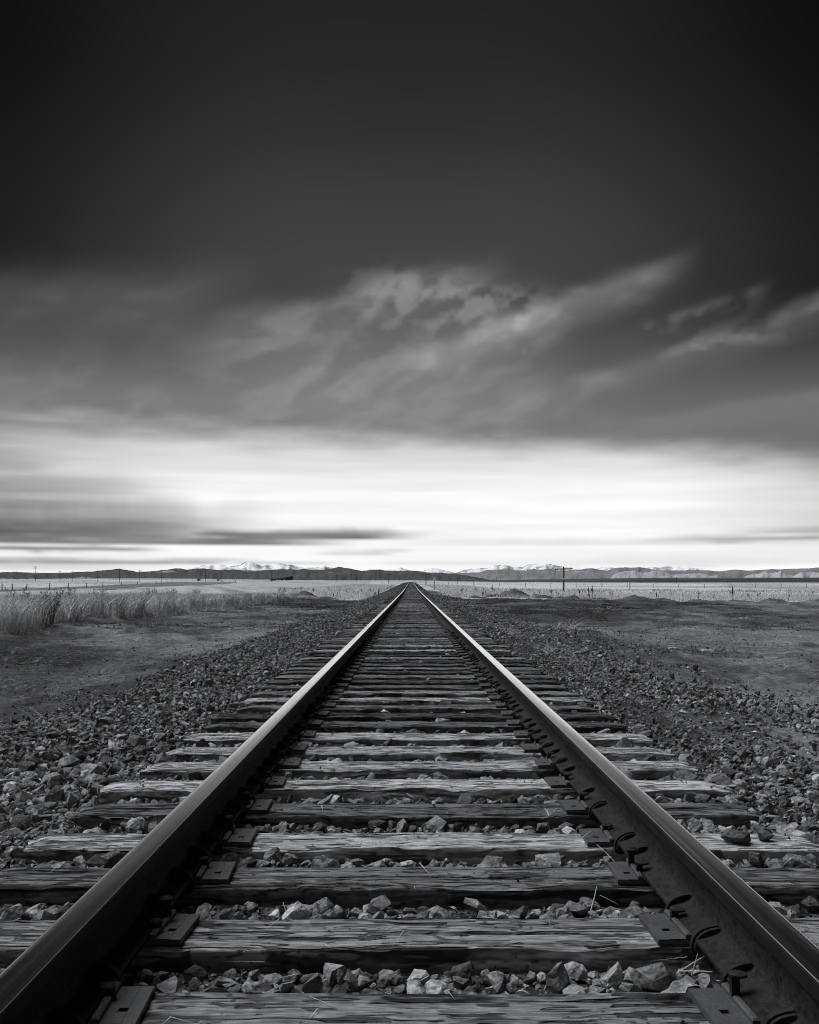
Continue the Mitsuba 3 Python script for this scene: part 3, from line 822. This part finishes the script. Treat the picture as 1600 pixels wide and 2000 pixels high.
def rail(side, label):
    key = thing('rail', label, 'rail', 'the two rails of the track')
    ys = np.concatenate([[-3.0, 0, 1.0], np.linspace(1.5, 80, 90), np.linspace(82, LAST_Y, 150)])
    half = np.array(PROF)
    full = np.vstack([half, half[-2::-1] * [-1, 1]])
    dist = np.concatenate([[0], np.cumsum(np.linalg.norm(np.diff(full, axis=0), axis=1))])
    n = len(half)
    for part, a, b, mat in (('foot', 0, 6, 'rust_mat'), ('foot', 2 * n - 8, 2 * n - 2, 'rust_mat'), ('web', 6, 9, 'rust_mat'), ('web', 2 * n - 11, 2 * n - 8, 'rust_mat'), ('head', 9, 2 * n - 11, 'head_mat')):
        pass
    segs = {'foot': [(0, 5), (2 * n - 7, 2 * n - 2)], 'web': [(5, 13), (2 * n - 15, 2 * n - 7)], 'head': [(13, 2 * n - 15)]}
    for part, spans in segs.items():
        pieces = []
        for a, b in spans:
            prof, dd = full[a:b + 1], dist[a:b + 1] - dist[13]
            X = np.repeat(prof[None, :, 0], len(ys), 0) + side * RAIL_X
            Z = prof[None, :, 1] + RAIL_Z + rise(ys)[:, None]
            Y = np.repeat(ys[:, None], len(prof), 1)
            uv = np.stack([np.repeat(dd[None], len(ys), 0), Y], -1).reshape(-1, 2)
            pieces.append((np.stack([X, Y, Z], -1).reshape(-1, 3), grid_faces(len(ys), len(prof))[:, ::-1], uv))
        v, f, u = join(pieces)
        put(part, (v, f), 'head_mat' if part == 'head' else 'rust_mat', parent=key, smooth=True, uv=u)
    # anchors: sprung steel clips round the rail's foot, close to each side of a tie
    for k in range(34):
        y0 = TIE_Y0 + TIE_P * k + (TIE_OFF[k] if k < len(TIE_OFF) else 0)
        for s2 in (-1, 1):
            if trng.uniform() < (.15 if k < 12 else .3):
                continue
            yc = y0 + s2 * (TIE_W / 2 + .020)
            pieces = []
            for ya, yb, rx, rz in ((-.013, .002, 1.0, 0), (.0035, .014, .90, 0)):
                o = np.array([(.016, .012), (.016, .043), (.036, .040), (.054, .034), (.068, .025), (.078, .012), (.083, -.004), (.083, -.018), (.077, -.031), (.064, -.037), (.052, -.030)])
                o = (o - [.016, 0]) * [rx, rx] + [.016, 0]
                m = len(o)
                xx = RAIL_X - o[:, 0]
                va = np.stack([xx * side, np.full(m, yc + s2 * ya), o[:, 1] + RAIL_Z + rise(y0)], -1)
                vb = np.stack([xx * side, np.full(m, yc + s2 * yb), o[:, 1] + RAIL_Z + rise(y0)], -1)
                v = np.vstack([va, vb, va, vb])
                kk = np.arange(m)
                q = np.stack([kk, (kk + 1) % m, (kk + 1) % m + m, kk + m], 1)
                fan = np.array([[2 * m, 2 * m + i, 2 * m + i + 1] for i in range(1, m - 1)])
                fan2 = np.array([[3 * m, 3 * m + i + 1, 3 * m + i] for i in range(1, m - 1)])
                pieces.append((v, np.vstack([q[:, [0, 1, 2]], q[:, [0, 2, 3]], fan, fan2])))
            v, f, _ = join(pieces)
            put('rail_anchor', (v, f), 'rust_mat', parent=key)
    return key


rail(-1, 'left steel rail, running from the lower left corner to the vanishing point')
rail(1, 'right steel rail, running from the lower right corner to the vanishing point')


# ------------------------------------------------------------------ grass, turf and weeds
def blades(x, y, h, w, tone, lean=.35, segs=2, seed=0, z=None):
    """Narrow bent blades, one strip of triangles each."""
    r = np.random.default_rng(seed)
    n = len(x)
    z = ground(x, y) if z is None else z
    a = r.uniform(0, 2 * np.pi, n)
    d = np.stack([np.cos(a), np.sin(a), np.zeros(n)], -1) * (lean * np.abs(r.normal(0, 1, n)) * h)[:, None]
    b = r.uniform(0, np.pi, n)
    side = np.stack([np.cos(b), np.sin(b) * .4, np.zeros(n)], -1) * (w / 2)[:, None]
    root = np.stack([x, y, z - .02], -1)
    vs = []
    for i in range(segs):
        t = i / segs
        c = root + d * t ** 2 + np.stack([0 * h, 0 * h, h * (t - .12 * t ** 2)], -1)
        k = 1 - .55 * t
        vs += [c - side * k, c + side * k]
    vs.append(root + d + np.stack([0 * h, 0 * h, h * .88], -1))
    m = 2 * segs + 1
    v = np.stack(vs, 1).reshape(-1, 3)
    f = []
    for i in range(segs - 1):
        f += [[2 * i, 2 * i + 1, 2 * i + 3], [2 * i, 2 * i + 3, 2 * i + 2]]
    f.append([2 * segs - 2, 2 * segs - 1, 2 * segs])
    f = (np.array(f)[None] + (np.arange(n) * m)[:, None, None]).reshape(-1, 3)
    return v, f, np.repeat(np.stack([tone, r.uniform(size=n)], -1), m, 0)


def clumped(n, x0, x1, y0, y1, scale, thr, seed, power=1.0):
    r = np.random.default_rng(seed)
    y = y0 + (y1 - y0) * r.uniform(size=n) ** power
    x = r.uniform(x0, x1, n)
    k = nfbm(np.stack([x * scale, y * scale, x * 0], -1), 3, seed) + r.normal(0, .04, n)
    m = k > thr
    return x[m], y[m], k[m]


g = np.random.default_rng(51)
# tall dry grass along the left edge of the dirt
x, y, k = clumped(150000, -13.4, -9.9, 20, 92, .75, .34, 52, 1.5)
m = x < -10.25 - .8 * (nnoise(np.stack([y * .5, y * 0, y * 0], -1), 4) - .3)
x, y, k = x[m], y[m], k[m]
hh = np.interp(y, [14, 30, 45, 75, 95], [1.15, 1.1, .85, .55, .45]) * (.30 + .95 * sstep(.36, .62, k)) * g.uniform(.45, 1.2, len(x)) * (.75 + .5 * nnoise(np.stack([x * .9, y * .35, x * 0], -1), 77))
hh = np.minimum(hh * 1.25, np.interp(y, [14, 45, 60, 80, 95], [1.18, 1.08, .85, .52, .42]) * g.uniform(.8, 1.0, len(x)))
tn = np.clip(.72 * np.exp(g.normal(0, .42, len(x))) * (.35 + 1.3 * nfbm(np.stack([x * .8, y * .8, x * 0], -1), 3, 8)), .06, .85)
put('tall_dry_grass', blades(x, y, hh, g.uniform(.008, .022, len(x)) * (1 + y / 60), tn, .40, 2, 53)[:2], 'grass_mat', uv=np.repeat(np.stack([tn, tn * 0], -1), 5, 0), kind='stuff',
    label='strip of waist high pale dry grass along the left edge of the dirt', cat='grass')

# grass right of the dirt and on both verges further up the track
parts = []
for (n, x0, x1, y0, y1, hmin, hmax, tb, sd, thr) in ((38000, 5, 62, 88, 125, .35, .75, .74, 61, .22), (22000, 3.9, 13, 92, 250, .4, .7, .74, 62, .26), (34000, -14, -4.0, 91, 260, .4, .75, .76, 63, .24), (9000, 5, 90, 120, 200, .3, .55, .3, 64, .45),
                                                    (4000, -10.8, -8.6, 60, 92, .15, .35, .4, 65, .5), (9000, -10.9, -9.6, 20, 80, .08, .3, .55, 66, .50)):
    x, y, k = clumped(n, x0, x1, y0, y1, .22, thr, sd, 1.3)
    if sd == 61:
        m = y > 88.5 + 3.5 * nnoise(np.stack([x * .25, x * 0, x * 0], -1), 6) - 1.0 * (x > 24)
        x, y, k = x[m], y[m], k[m]
    for mx, my, mh, mw in MOUNDS:
        m = ((x - mx) / (mw * 1.4)) ** 2 + ((y - my) / (mw * 1.4)) ** 2 > 1
        m &= ~((np.abs(x - mx) < mw * 1.1) & (y < my) & (y > my - 9))
        x, y, k = x[m], y[m], k[m]
    t = np.clip(tb * np.exp(g.normal(0, .25, len(x))), .08, .85)
    parts.append(blades(x, y, g.uniform(hmin, hmax, len(x)) * (.5 + k), g.uniform(.02, .045, len(x)) * (y / 90), t, .55, 2, sd))
v, f, u = join(parts)
put('meadow_grass', (v, f), 'grass_mat', uv=u, kind='stuff', label='pale dry grass beyond the dirt and along the far verges of the track', cat='grass')

# low dark turf in patches on the dirt
parts = []
for (n, x0, x1, y0, y1, sd, thr) in ((60000, 4.0, 26, 10, 87, 71, .55), (34000, -10, -3.6, 30, 88, 72, .54)):
    r = np.random.default_rng(sd)
    y = y0 + (y1 - y0) * r.uniform(size=n) ** 1.2
    x = r.uniform(x0, x1, n)
    k = nfbm(np.stack([x * .42, y * .20, x * 0], -1), 4, sd) + .10 * (nfbm(np.stack([x * 2, y * 2, x * 0], -1), 2, sd) - .5)
    m = (k > thr) & (np.abs(x) < .46 * y + 1)
    x, y = x[m], y[m]
    t = np.clip(.078 * np.exp(r.normal(0, .45, len(x))), .03, .25)
    t = np.where(r.uniform(size=len(x)) < .06, r.uniform(.25, .42, len(x)), t)
    parts.append(blades(x, y, r.uniform(.03, .09, len(x)), r.uniform(.012, .03, len(x)) * (1 + y / 50), t, .8, 1, sd))
v, f, u = join(parts)
put('low_turf', (v, f), 'grass_mat', uv=u, kind='stuff', label='patches of short dark turf growing on the bare dirt', cat='grass')

# crumbs of earth and small stones on the dirt
n = 16000
r = np.random.default_rng(81)
y = 4 + 66 * r.uniform(size=n) ** 1.5
x = np.where(r.uniform(size=n) < .5, r.uniform(-10, -3.3, n), r.uniform(2.6, 16, n))
m = np.abs(x) < .46 * y + .5
x, y = x[m], y[m]
s = np.clip(.022 * np.exp(r.normal(0, .45, len(x))) * (1 + y / 60), .008, .12)
t = np.where(r.uniform(size=len(x)) < .07, r.uniform(.25, .5, len(x)), r.uniform(.05, .15, len(x)))
v, f, u = scatter(STONES_LO, r.integers(0, len(STONES_LO), len(x)), rotations(len(x), r) * s[:, None, None], np.stack([x, y, ground(x, y) + s * .1], -1), np.stack([t, t * 0], -1))
put('earth_crumbs', (v, f), 'stone_mat', uv=u, kind='stuff', label='crumbs of earth and pebbles strewn over the dirt', cat='pebbles')
# chaff on the ballast: short straws
n = 2600
y = 2 + 28 * r.uniform(size=n) ** 1.6
x = r.uniform(-4, 4, n)
m = np.abs(x) < .46 * y + .5
x, y = x[m], y[m]
z = np.maximum(np.where(np.abs(x) < 3.4, bed_z(x, y), -9), ground(x, y) - .1 * (np.abs(x) < 3)) + .02
z = np.where(in_tie(x, y), rise(y) + .004, z)
a = r.uniform(0, np.pi, len(x))
L = r.uniform(.01, .05, len(x))
dv = np.stack([np.cos(a) * L, np.sin(a) * L, r.uniform(-.1, .25, len(x)) * L], -1)
sd = np.stack([-np.sin(a), np.cos(a), 0 * a], -1) * r.uniform(.0008, .002, len(x))[:, None]
c = np.stack([x, y, z], -1)
v = np.stack([c - dv - sd, c + dv - sd, c + dv + sd], 1).reshape(-1, 3)
t = r.uniform(.2, .6, len(x))
put('chaff', (v, np.arange(len(v)).reshape(-1, 3)), 'grass_mat', uv=np.repeat(np.stack([t, t], -1), 3, 0), kind='stuff', label='fine bits of straw strewn over the ballast and ties', cat='straw')


def weed(x, y, h, r, spread=.25, heads=True):
    """A dead stalk with a thick dark seed head and a few stubby side shoots."""
    z = float(ground(x, y)) - .03
    lx, ly = r.normal(0, spread * .35, 2) * h
    pts = [(x, y, z), (x + lx * .3, y + ly * .3, z + h * .45), (x + lx, y + ly, z + h)]
    thick = .012 + .008 * h
    parts = [tube(pts, [thick, thick * .9, thick * .5], 5)]
    if heads:
        parts.append(tube([pts[1], (x + lx * .6, y + ly * .6, z + h * .72), (x + lx, y + ly, z + h * 1.02)], [thick * 1.2, thick * 2.3, thick * .8], 6))
    for _ in range(int(r.integers(1, 4))):
        t = r.uniform(.35, .7)
        bx, bz = x + lx * t, z + h * t
        dx_, dz_ = r.choice([-1, 1]) * r.uniform(.08, .22) * h, r.uniform(.15, .35) * h
        parts.append(tube([(bx, y, bz), (bx + dx_ * .8, y, bz + dz_ * .4), (bx + dx_, y, bz + dz_)], [thick * .7, thick * 1.2, thick * .6], 5))
    v, f, _ = join(parts)
    return v, f


wr = np.random.default_rng(91)
TALL = [(1144, 96, 1.25, 'tall dark forked weed stalk, left one of the pair right of the wooden pole'), (1152, 97, 1.30, 'tall dark weed stalk, right one of the pair right of the wooden pole'),
        (1359, 94, 1.15, 'single tall dark weed stalk between the pair and the tallest stalk'), (1425, 92, 1.62, 'tallest dark weed stalk in the grass near the right edge'), (1276, 93, 1.0, 'dark weed stalk leaning to the right in front of paler grass'),
        (1126, 105, .95, 'short forked weed stalk right beside the wooden pole'), (1455, 96, .85, 'dark weed stalk just right of the tallest stalk'), (1474, 97, .9, 'curved dark weed stalk furthest to the right'),
        (956, 108, 1.1, 'thin lone weed stalk left of the dirt mound'), (1072, 106, .9, 'thin weed stalk left of the wooden pole')]
for xp, d, h, lab in TALL:
    put('weed_stalk', weed(px(xp, d), d, h, wr, .5 if 'leaning' in lab else .12), 'dark_weed', label=lab, cat='weed')
for i in range(105):
    d = wr.uniform(94, 135)
    xp = wr.uniform(880, 1590) if i > 40 else wr.uniform(880, 960)
    put('weed_stalk', weed(px(xp, d), d, wr.uniform(.35, .75), wr, .2), 'dark_weed', label='short dark weed stalk in the pale grass right of the track', cat='weed', group='short weed stalks right of the track')
for i in range(60):
    d = wr.uniform(92, 135)
    xp = wr.uniform(535, 735)
    put('weed_stalk', weed(px(xp, d), d, wr.uniform(.4, .85), wr, .2), 'dark_weed', label='short dark weed stalk in the grass left of the track', cat='weed', group='short weed stalks left of the track')


# bushy dead weeds that stand out of the tall grass on the left
def bush(x, y, h, r, n=60):
    parts = []
    z = float(ground(x, y)) - .03
    for _ in range(n):
        a, ln = r.uniform(0, 2 * np.pi), r.uniform(.55, 1.0) * h
        sx_, sy_ = math.cos(a) * ln * r.uniform(.1, .42), math.sin(a) * ln * r.uniform(.1, .42)
        top = np.array([x + sx_, y + sy_, z + ln])
        mid = np.array([x + sx_ * .4, y + sy_ * .4, z + ln * .55])
        parts.append(tube([(x + sx_ * .1, y + sy_ * .1, z), mid, top], [.005, .004, .003], 3, False))
        for _k in range(5):
            q = mid + (top - mid) * r.uniform(.2, 1)
            e = q + np.array([r.normal(0, .05), r.normal(0, .05), r.uniform(.02, .09)])
            parts.append(tube([q, (q + e) / 2 + [0, 0, .01], e], [.004, .010, .003], 3, False))
    v, f, _ = join(parts)
    return v, f


br = np.random.default_rng(97)
diffuse('bush_mat', .30)
for xp, d, h, lab in ((30, 26.5, 1.18, 'leftmost bushy dead weed in the tall grass'), (95, 27.5, 1.12, 'second bushy dead weed from the left in the tall grass'), (125, 31, 1.15, 'third bushy dead weed from the left, in the thick of the grass'),
                      (186, 36.5, 1.28, 'bushy weed that stands highest above the grass strip'), (215, 38, .95, 'bushy weed just right of the highest one'), (236, 40, 1.0, 'small upright bushy weed in the middle of the grass strip'),
                      (288, 47, 1.1, 'leaning bushy weed before the twin tall bushes'), (330, 54, 1.15, 'bushy weed, right one of the twin tall bushes'), (378, 63, .95, 'rightmost bushy dead weed, at the thin end of the grass strip')):
    put('bushy_weed', bush(px(xp, d * 1.07), d * 1.07, h * .92, br), 'bush_mat', label=lab, cat='weed')


# ------------------------------------------------------------------ loose things on ballast and dirt
def rock(name, xp, d, size, tone, label, seed, z=None, flat=.75):
    v, f = hull_stone(seed, 18, flat)
    x = px(xp, d)
    z0 = float(ground(x, d)) if z is None else z
    v = v * size
    v = v - [0, 0, v[:, 2].min() + size * .05] + [x, d, z0]
    put(name, (v, f), 'stone_mat', label=label, cat='stone', uv=np.repeat([[tone, .2]], len(v), 0))


def depth_of(yp, z):
    return (CZ - z) * F / (yp - 1140)


rock('rock', 1432, depth_of(1644, .0), .112, .10, 'large dark stone lying on the pale tie right of the right rail', 501, .0)
rock('rock', 1486, depth_of(1641, .0), .075, .11, 'small dark stone beside the large one on the same tie', 502, .0)
rock('rock', 1396, depth_of(1418, -.27), .13, .42, 'pale upright stone at the outer edge of the ballast on the right', 503, -.26)
rock('rock', 1374, depth_of(1276, -.45), .30, .42, 'flat pale stone lying on the dirt right of the track', 504, None, .3)
rock('rock', 1309, depth_of(1281, -.45), .20, .40, 'small pale stone left of the flat one on the dirt', 505, None, .5)
rock('rock', 207, depth_of(1292, -.5), .10, .45, 'small white stone on the dirt left of the track', 506, None, .5)
rock('rock', 545, depth_of(1374, -.2), .16, .06, 'dark flat lump lying on the left ballast shoulder', 507, float(bed_z(np.array(px(402, 8.9)), np.array(8.9))), .4)


def stems(name, segs, label, cat='straw', rad=.0016, mat='straw_mat'):
    """Loose stems: each given as end points in the photograph with the height of both ends; the depth follows from the height at the lower end."""
    parts = []
    for (x0, y0, z0, x1, y1, z1) in segs:
        d0, d1 = depth_of(y0, z0), depth_of(y1, z1)
        a, b = np.array([px(x0, d0), d0, z0]), np.array([px(x1, d1), d1, z1])
        mid = (a + b) / 2 + np.array([.02, .01, .012]) * np.linalg.norm(b - a)
        parts.append(tube([a, mid, b], [rad, rad, rad * .6], 5))
    v, f, _ = join(parts)
    put(name, (v, f), mat, label=label, cat=cat)


stems('straw', [(1315, 1902, -.03, 1378, 1863, -.01), (1318, 1897, -.03, 1386, 1898, -.01), (1345, 1905, -.03, 1357, 1863, .03)], 'three crossed straws on the ballast by the foot of the right rail')
stems('straw', [(1148, 1779, -.035, 1160, 1731, .02)], 'upright straw in the gap between the second and third tie')
stems('straw', [(1160, 1650, .016, 1196, 1685, -.02)], 'bent straw hanging off the right tie plate of the fourth tie', rad=.001)
stems('straw', [(1132, 1636, .022, 1149, 1623, .03)], 'short pale straw lying across a right tie plate')
stems('straw', [(270, 1612, -.03, 254, 1590, .03)], 'short pale straw sticking up left of the left rail', rad=.002)
stems('straw', [(1455, 1583, -.02, 1463, 1599, -.03)], 'short pale straw on the stones beyond the right rail', rad=.002)
stems('straw', [(1463, 1679, -.04, 1534, 1667, -.03)], 'long pale straw lying on the stones near the right edge', rad=.002)
stems('straw_wisp', [(1066, 1594, .003, 1058 + 5 * i, 1578 + (i * 7) % 5, .02 + .004 * i) for i in range(6)] + [(1055, 1582, .01, 1093, 1583, .012), (1060, 1586, .008, 1094, 1581, .01)], 'wisp of pale straw lying on the dark fifth tie', 'straw', .0012)
stems('straw', [(1072, 1596, -.02, 1100, 1607, -.03)], 'thin straw on the stones just below the straw wisp', rad=.001)


def twig(xp, d, h, n, seed, label, rad=.004, mat='straw_mat', spread=.9):
    r = np.random.default_rng(seed)
    x, parts = px(xp, d), []
    z = float(ground(x, d))
    for _ in range(n):
        a, e = r.uniform(0, 2 * np.pi), r.uniform(.25, 1.0)
        p1 = np.array([x, d, z]) + np.array([math.cos(a) * spread, math.sin(a) * spread, .5 + e]) * h * .4 * r.uniform(.6, 1)
        p2 = p1 + np.array([math.cos(a + r.normal(0, .6)) * spread, math.sin(a) * spread * .5, r.uniform(-.3, .7)]) * h * .55
        parts.append(tube([(x + r.normal(0, .1) * h * spread, d, z), p1, p2], [rad, rad * .8, rad * .4], 5))
    v, f, _ = join(parts)
    put('dry_twig', (v, f), mat, label=label, cat='twig')


twig(1112, depth_of(1246, -.40), .34, 16, 3, 'bleached root of a dead weed lying on the dirt right of the track', .006, spread=1.6)
twig(1280, depth_of(1254, -.42), .32, 5, 4, 'pale forked twig on the dirt upper right')
twig(1485, depth_of(1312, -.42), .22, 4, 5, 'small white forked twig on the bare dirt at the right')
twig(1577, depth_of(1352, -.42), .15, 3, 6, 'tiny pale twig on the dirt at the right edge')
twig(1560, depth_of(1410, -.36), .16, 14, 7, 'tangled ball of straw at the right edge of the ballast', .0022, spread=.8)
twig(1183, depth_of(1192, -.48), .35, 7, 12, 'pale scrap of straw on the dirt below the far grass', .008, spread=1.3)
twig(393, depth_of(1256, -.45), .42, 12, 8, 'tuft of upright dry stems at the left toe of the ballast', .003, spread=.45)
twig(372, depth_of(1282, -.45), .18, 18, 9, 'flattened heap of straw left of the ballast', .006, spread=1.5)
twig(106, depth_of(1335, -.5), .30, 8, 10, 'left one of the thin dry weeds on the left dirt', .0022, spread=.5)
twig(142, depth_of(1327, -.5), .25, 6, 11, 'thin dry weed beside the leftmost one on the dirt', .0024, spread=.5)
twig(188, depth_of(1312, -.5), .20, 2, 14, 'single upright dry stem on the left dirt', .003, spread=.15)


for i in range(44):
    left = i % 2 == 0
    d = 8.5 + 62 * (i / 44) ** 1.3 + float(wr.uniform(-1, 1))
    x_ = float(wr.uniform(-9.6, -4.2)) if left else float(wr.uniform(4.0, 13))
    if abs(x_) > .39 * d:
        x_ = math.copysign(float(wr.uniform(.25, .37)) * d, x_)
    side_ = 'left' if left else 'right'
    twig((x_ - CX) / d * F + 797, d, float(wr.uniform(.12, .30)), int(wr.integers(4, 10)), 700 + i, f'small dry weed on the bare dirt {side_} of the track', .0025 * (1 + d / 25), spread=float(wr.uniform(.4, 1.2)))
    k_ = list(labels)[-1]
    labels[k_]['group'] = f'small dry weeds on the {side_} dirt'


# ------------------------------------------------------------------ poles, posts, fence, far trees
def pole(xp, d, top_px, label, arms=1, arm_len=2.6, rad=.13, group=None, ins=True):
    x = px(xp, d)
    z0, z1 = float(ground(x, d)) - .3, CZ + (1140 - top_px) / F * d
    key = thing('utility_pole', label, 'utility pole', group)
    lean = .006 * (z1 - z0)
    put('post', tube([(x, d, z0), (x + lean * .5, d, (z0 + z1) / 2), (x + lean, d, z1)], [rad, rad * .92, rad * .8], 10), 'pole_mat', parent=key, smooth=40)
    for a in range(arms):
        za = z1 - .38 - .7 * a
        bv, bf = box(-arm_len / 2, arm_len / 2, -rad - .12, -rad + .01, -.10, .10, .01)
        bv[:, 2] += bv[:, 0] * .03
        bv += [x + lean - .05, d, za]
        ak = put('crossarm', (bv, bf), 'pole_mat', parent=key)
        if ins:
            for t in (-.46, -.32, -.18, .18, .32, .46):
                xx = x + lean - .05 + t * arm_len
                put('insulator', tube([(xx, d - rad - .05, za + .098 + t * arm_len * .03), (xx, d - rad - .05, za + .16 + t * arm_len * .03), (xx, d - rad - .05, za + .25 + t * arm_len * .03)], [.022, .05, .03], 8), 'glass_mat', parent=ak)
    return key, x, z0, z1


k_, x_, z0_, z1_ = pole(1095, 170, 1107, 'weathered wooden pole with one long crossarm in the grass right of the track', 1, 2.95, .15)
put('band', tube([(x_ + .012, 170, z0_ + (z1_ - z0_) * .53), (x_ + .013, 170, z0_ + (z1_ - z0_) * .565)], [.158, .158], 12, False), 'white_paint', parent=k_, label='pale band round the middle of the pole')
FARP = [(63, 620, 1106, 'far power pole with double crossarms near the left edge'), (111, 700, 1115, None), (135, 700, 1116, None), (185, 640, 1114, None), (227, 480, 1110, 'dark power pole in front of the highest hump of the left foothills'),
        (267, 700, 1113, 'power pole on the left field crest'), (310, 620, 1112.5, None), (330, 760, 1120, None), (395, 560, 1112, 'dark power pole left of the snow peaks'), (412, 700, 1121, None), (500, 900, 1123, None), (524, 620, 1115, 'power pole below the right end of the highest snow peaks'),
        (652, 700, 1123, None), (691, 800, 1124, None), (753, 420, 1120, 'dark pole just left of the vanishing point'), (826, 300, 1120, 'dark pole just right of the vanishing point'), (888, 500, 1129, None), (1315, 500, 1127, None)]
for xp, d, tp, lab in FARP:
    pole(xp, d, tp, lab or 'thin power pole far off on the horizon', 2 if xp == 63 else 1, 2.4, .14, None if lab else 'thin far power poles', ins=False)
for i in range(16):
    xp, d = 644 + i * 9.3, 1050
    pole(xp, d, 1123.5, 'thin power pole in the distant row before the foothills', 1, 2.0, .14, 'row of distant power poles', ins=False)


def post_thing(name, xp, d, top_px, w, label, white_top=0.0, mat='pole_mat'):
    x = px(xp, d)
    z0, z1 = float(ground(x, d)) - .2, CZ + (1140 - top_px) / F * d
    key = thing(name, label, 'marker post')
    zs = z1 - (z1 - z0) * white_top
    put('post', box(x - w / 2, x + w / 2, d - w / 2, d + w / 2, z0, zs), mat, parent=key)
    if white_top:
        v, f = box(x - w * .9, x + w * .9, d - w * .6, d + w * .6, zs, z1, .03)
        put('marker_head', (v, f), 'white_paint', parent=key, label='white painted top of the post')


post_thing('marker_post', 842.5, 150, 1128.5, .13, 'grey post with a white top beside the track on the right', .16, 'glass_mat')
post_thing('marker_post', 428, 300, 1131, .22, 'white marker post on the edge of the left pasture', .6, 'white_paint')
post_thing('marker_post', 454, 420, 1130, .22, 'smaller white marker post behind the pasture, right of the taller one', .5, 'white_paint')
post_thing('marker_post', 1224, 190, 1138, .16, 'tiny white post in the right meadow', .6, 'white_paint')

fence = thing('wire_fence', 'wire fence with thin wooden posts crossing the left pasture', 'fence')
fp = [(-2, 150, 1142), (18, 152, 1141.5), (44, 155, 1142), (91, 165, 1141.5), (128, 180, 1143), (163, 195, 1143), (195, 215, 1143.5), (231, 290, 1138.5), (263, 340, 1136.5), (299, 380, 1136), (322, 430, 1133.5), (382, 560, 1134)]
tops = []
for i, (xp, d, tp) in enumerate(fp):
    x, z1 = px(xp, d), CZ + (1140 - tp) / F * d
    z0 = float(ground(x, d)) - .2
    z1 = max(z1, z0 + 1.3)
    dxl = .25 if i == 2 else 0
    put('fence_post', tube([(x, d, z0), (x + dxl * .5, d, (z0 + z1) / 2), (x + dxl, d, z1)], [.075, .07, .065], 7), 'pole_mat', parent=fence, label='leaning fence post' if i == 2 else None)
    tops.append((x, d, z1 - .1))
for hz in (0, .35, .7):
    put('wire', tube([(a, b, c - hz) for a, b, c in tops], .006, 4), 'wire_mat', parent=fence)

# fence posts in the right meadow
rf = thing('wire_fence', 'low row of thin fence posts crossing the right meadow', 'fence')
tops = []
for i in range(15):
    d = 262
    x = px(870 + i * 50, d)
    z0 = float(ground(x, d)) - .2
    put('fence_post', tube([(x, d, z0), (x, d, z0 + .7), (x + wr.normal(0, .04), d, z0 + 1.35)], [.07, .065, .06], 6), 'pole_mat', parent=rf)
    tops.append((x, d, z0 + 1.25))
put('wire', tube(tops, .006, 4), 'wire_mat', parent=rf)


def tree(xp, d, w, h, label, seed):
    r = np.random.default_rng(seed)
    x = px(xp, d)
    z = float(ground(x, d))
    key = thing('tree', label, 'tree')
    put('trunk', tube([(x, d, z - .3), (x + .1, d, z + h * .3), (x, d, z + h * .6)], [.22, .16, .08], 7), 'pole_mat', parent=key)
    n = 900
    c = r.normal(size=(14, 3)) * [w * .22, w * .22, h * .17] + [x, d, z + h * .58]
    o = c[r.integers(0, 14, n)] + r.normal(size=(n, 3)) * [w * .11, w * .11, h * .09]
    o[:, 2] = np.clip(o[:, 2], z + h * .1, z + h)
    q = r.normal(size=(n, 3, 3)) * .055 * h
    put('crown', ((o[:, None] + q).reshape(-1, 3), np.arange(3 * n).reshape(-1, 3)), 'tree_mat', parent=key)


for i, (xp, w, h, lab) in enumerate(((525, 3.4, 1.8, 'isolated low dark shrub left of the far farmstead row'), (530, 3.2, 2.0, 'leftmost small dark tree of the far farmstead row'), (537, 3.6, 2.2, 'second low dark tree from the left in the far farmstead row'), (545, 3.6, 2.6, 'middle dark tree of the far farmstead row'), (554, 4, 3.2, 'rounded dark tree right of the middle in the far row'),
                                     (562, 5, 4.0, 'tallest dark tree at the right end of the far farmstead row'), (382, 2.6, 1.9, 'small lone dark bush on the left horizon'), (420, 2.6, 1.7, 'low dark bush beside the small white post on the horizon'))):
    tree(xp, 900 if xp > 500 else 760, w, h, lab, 200 + i)
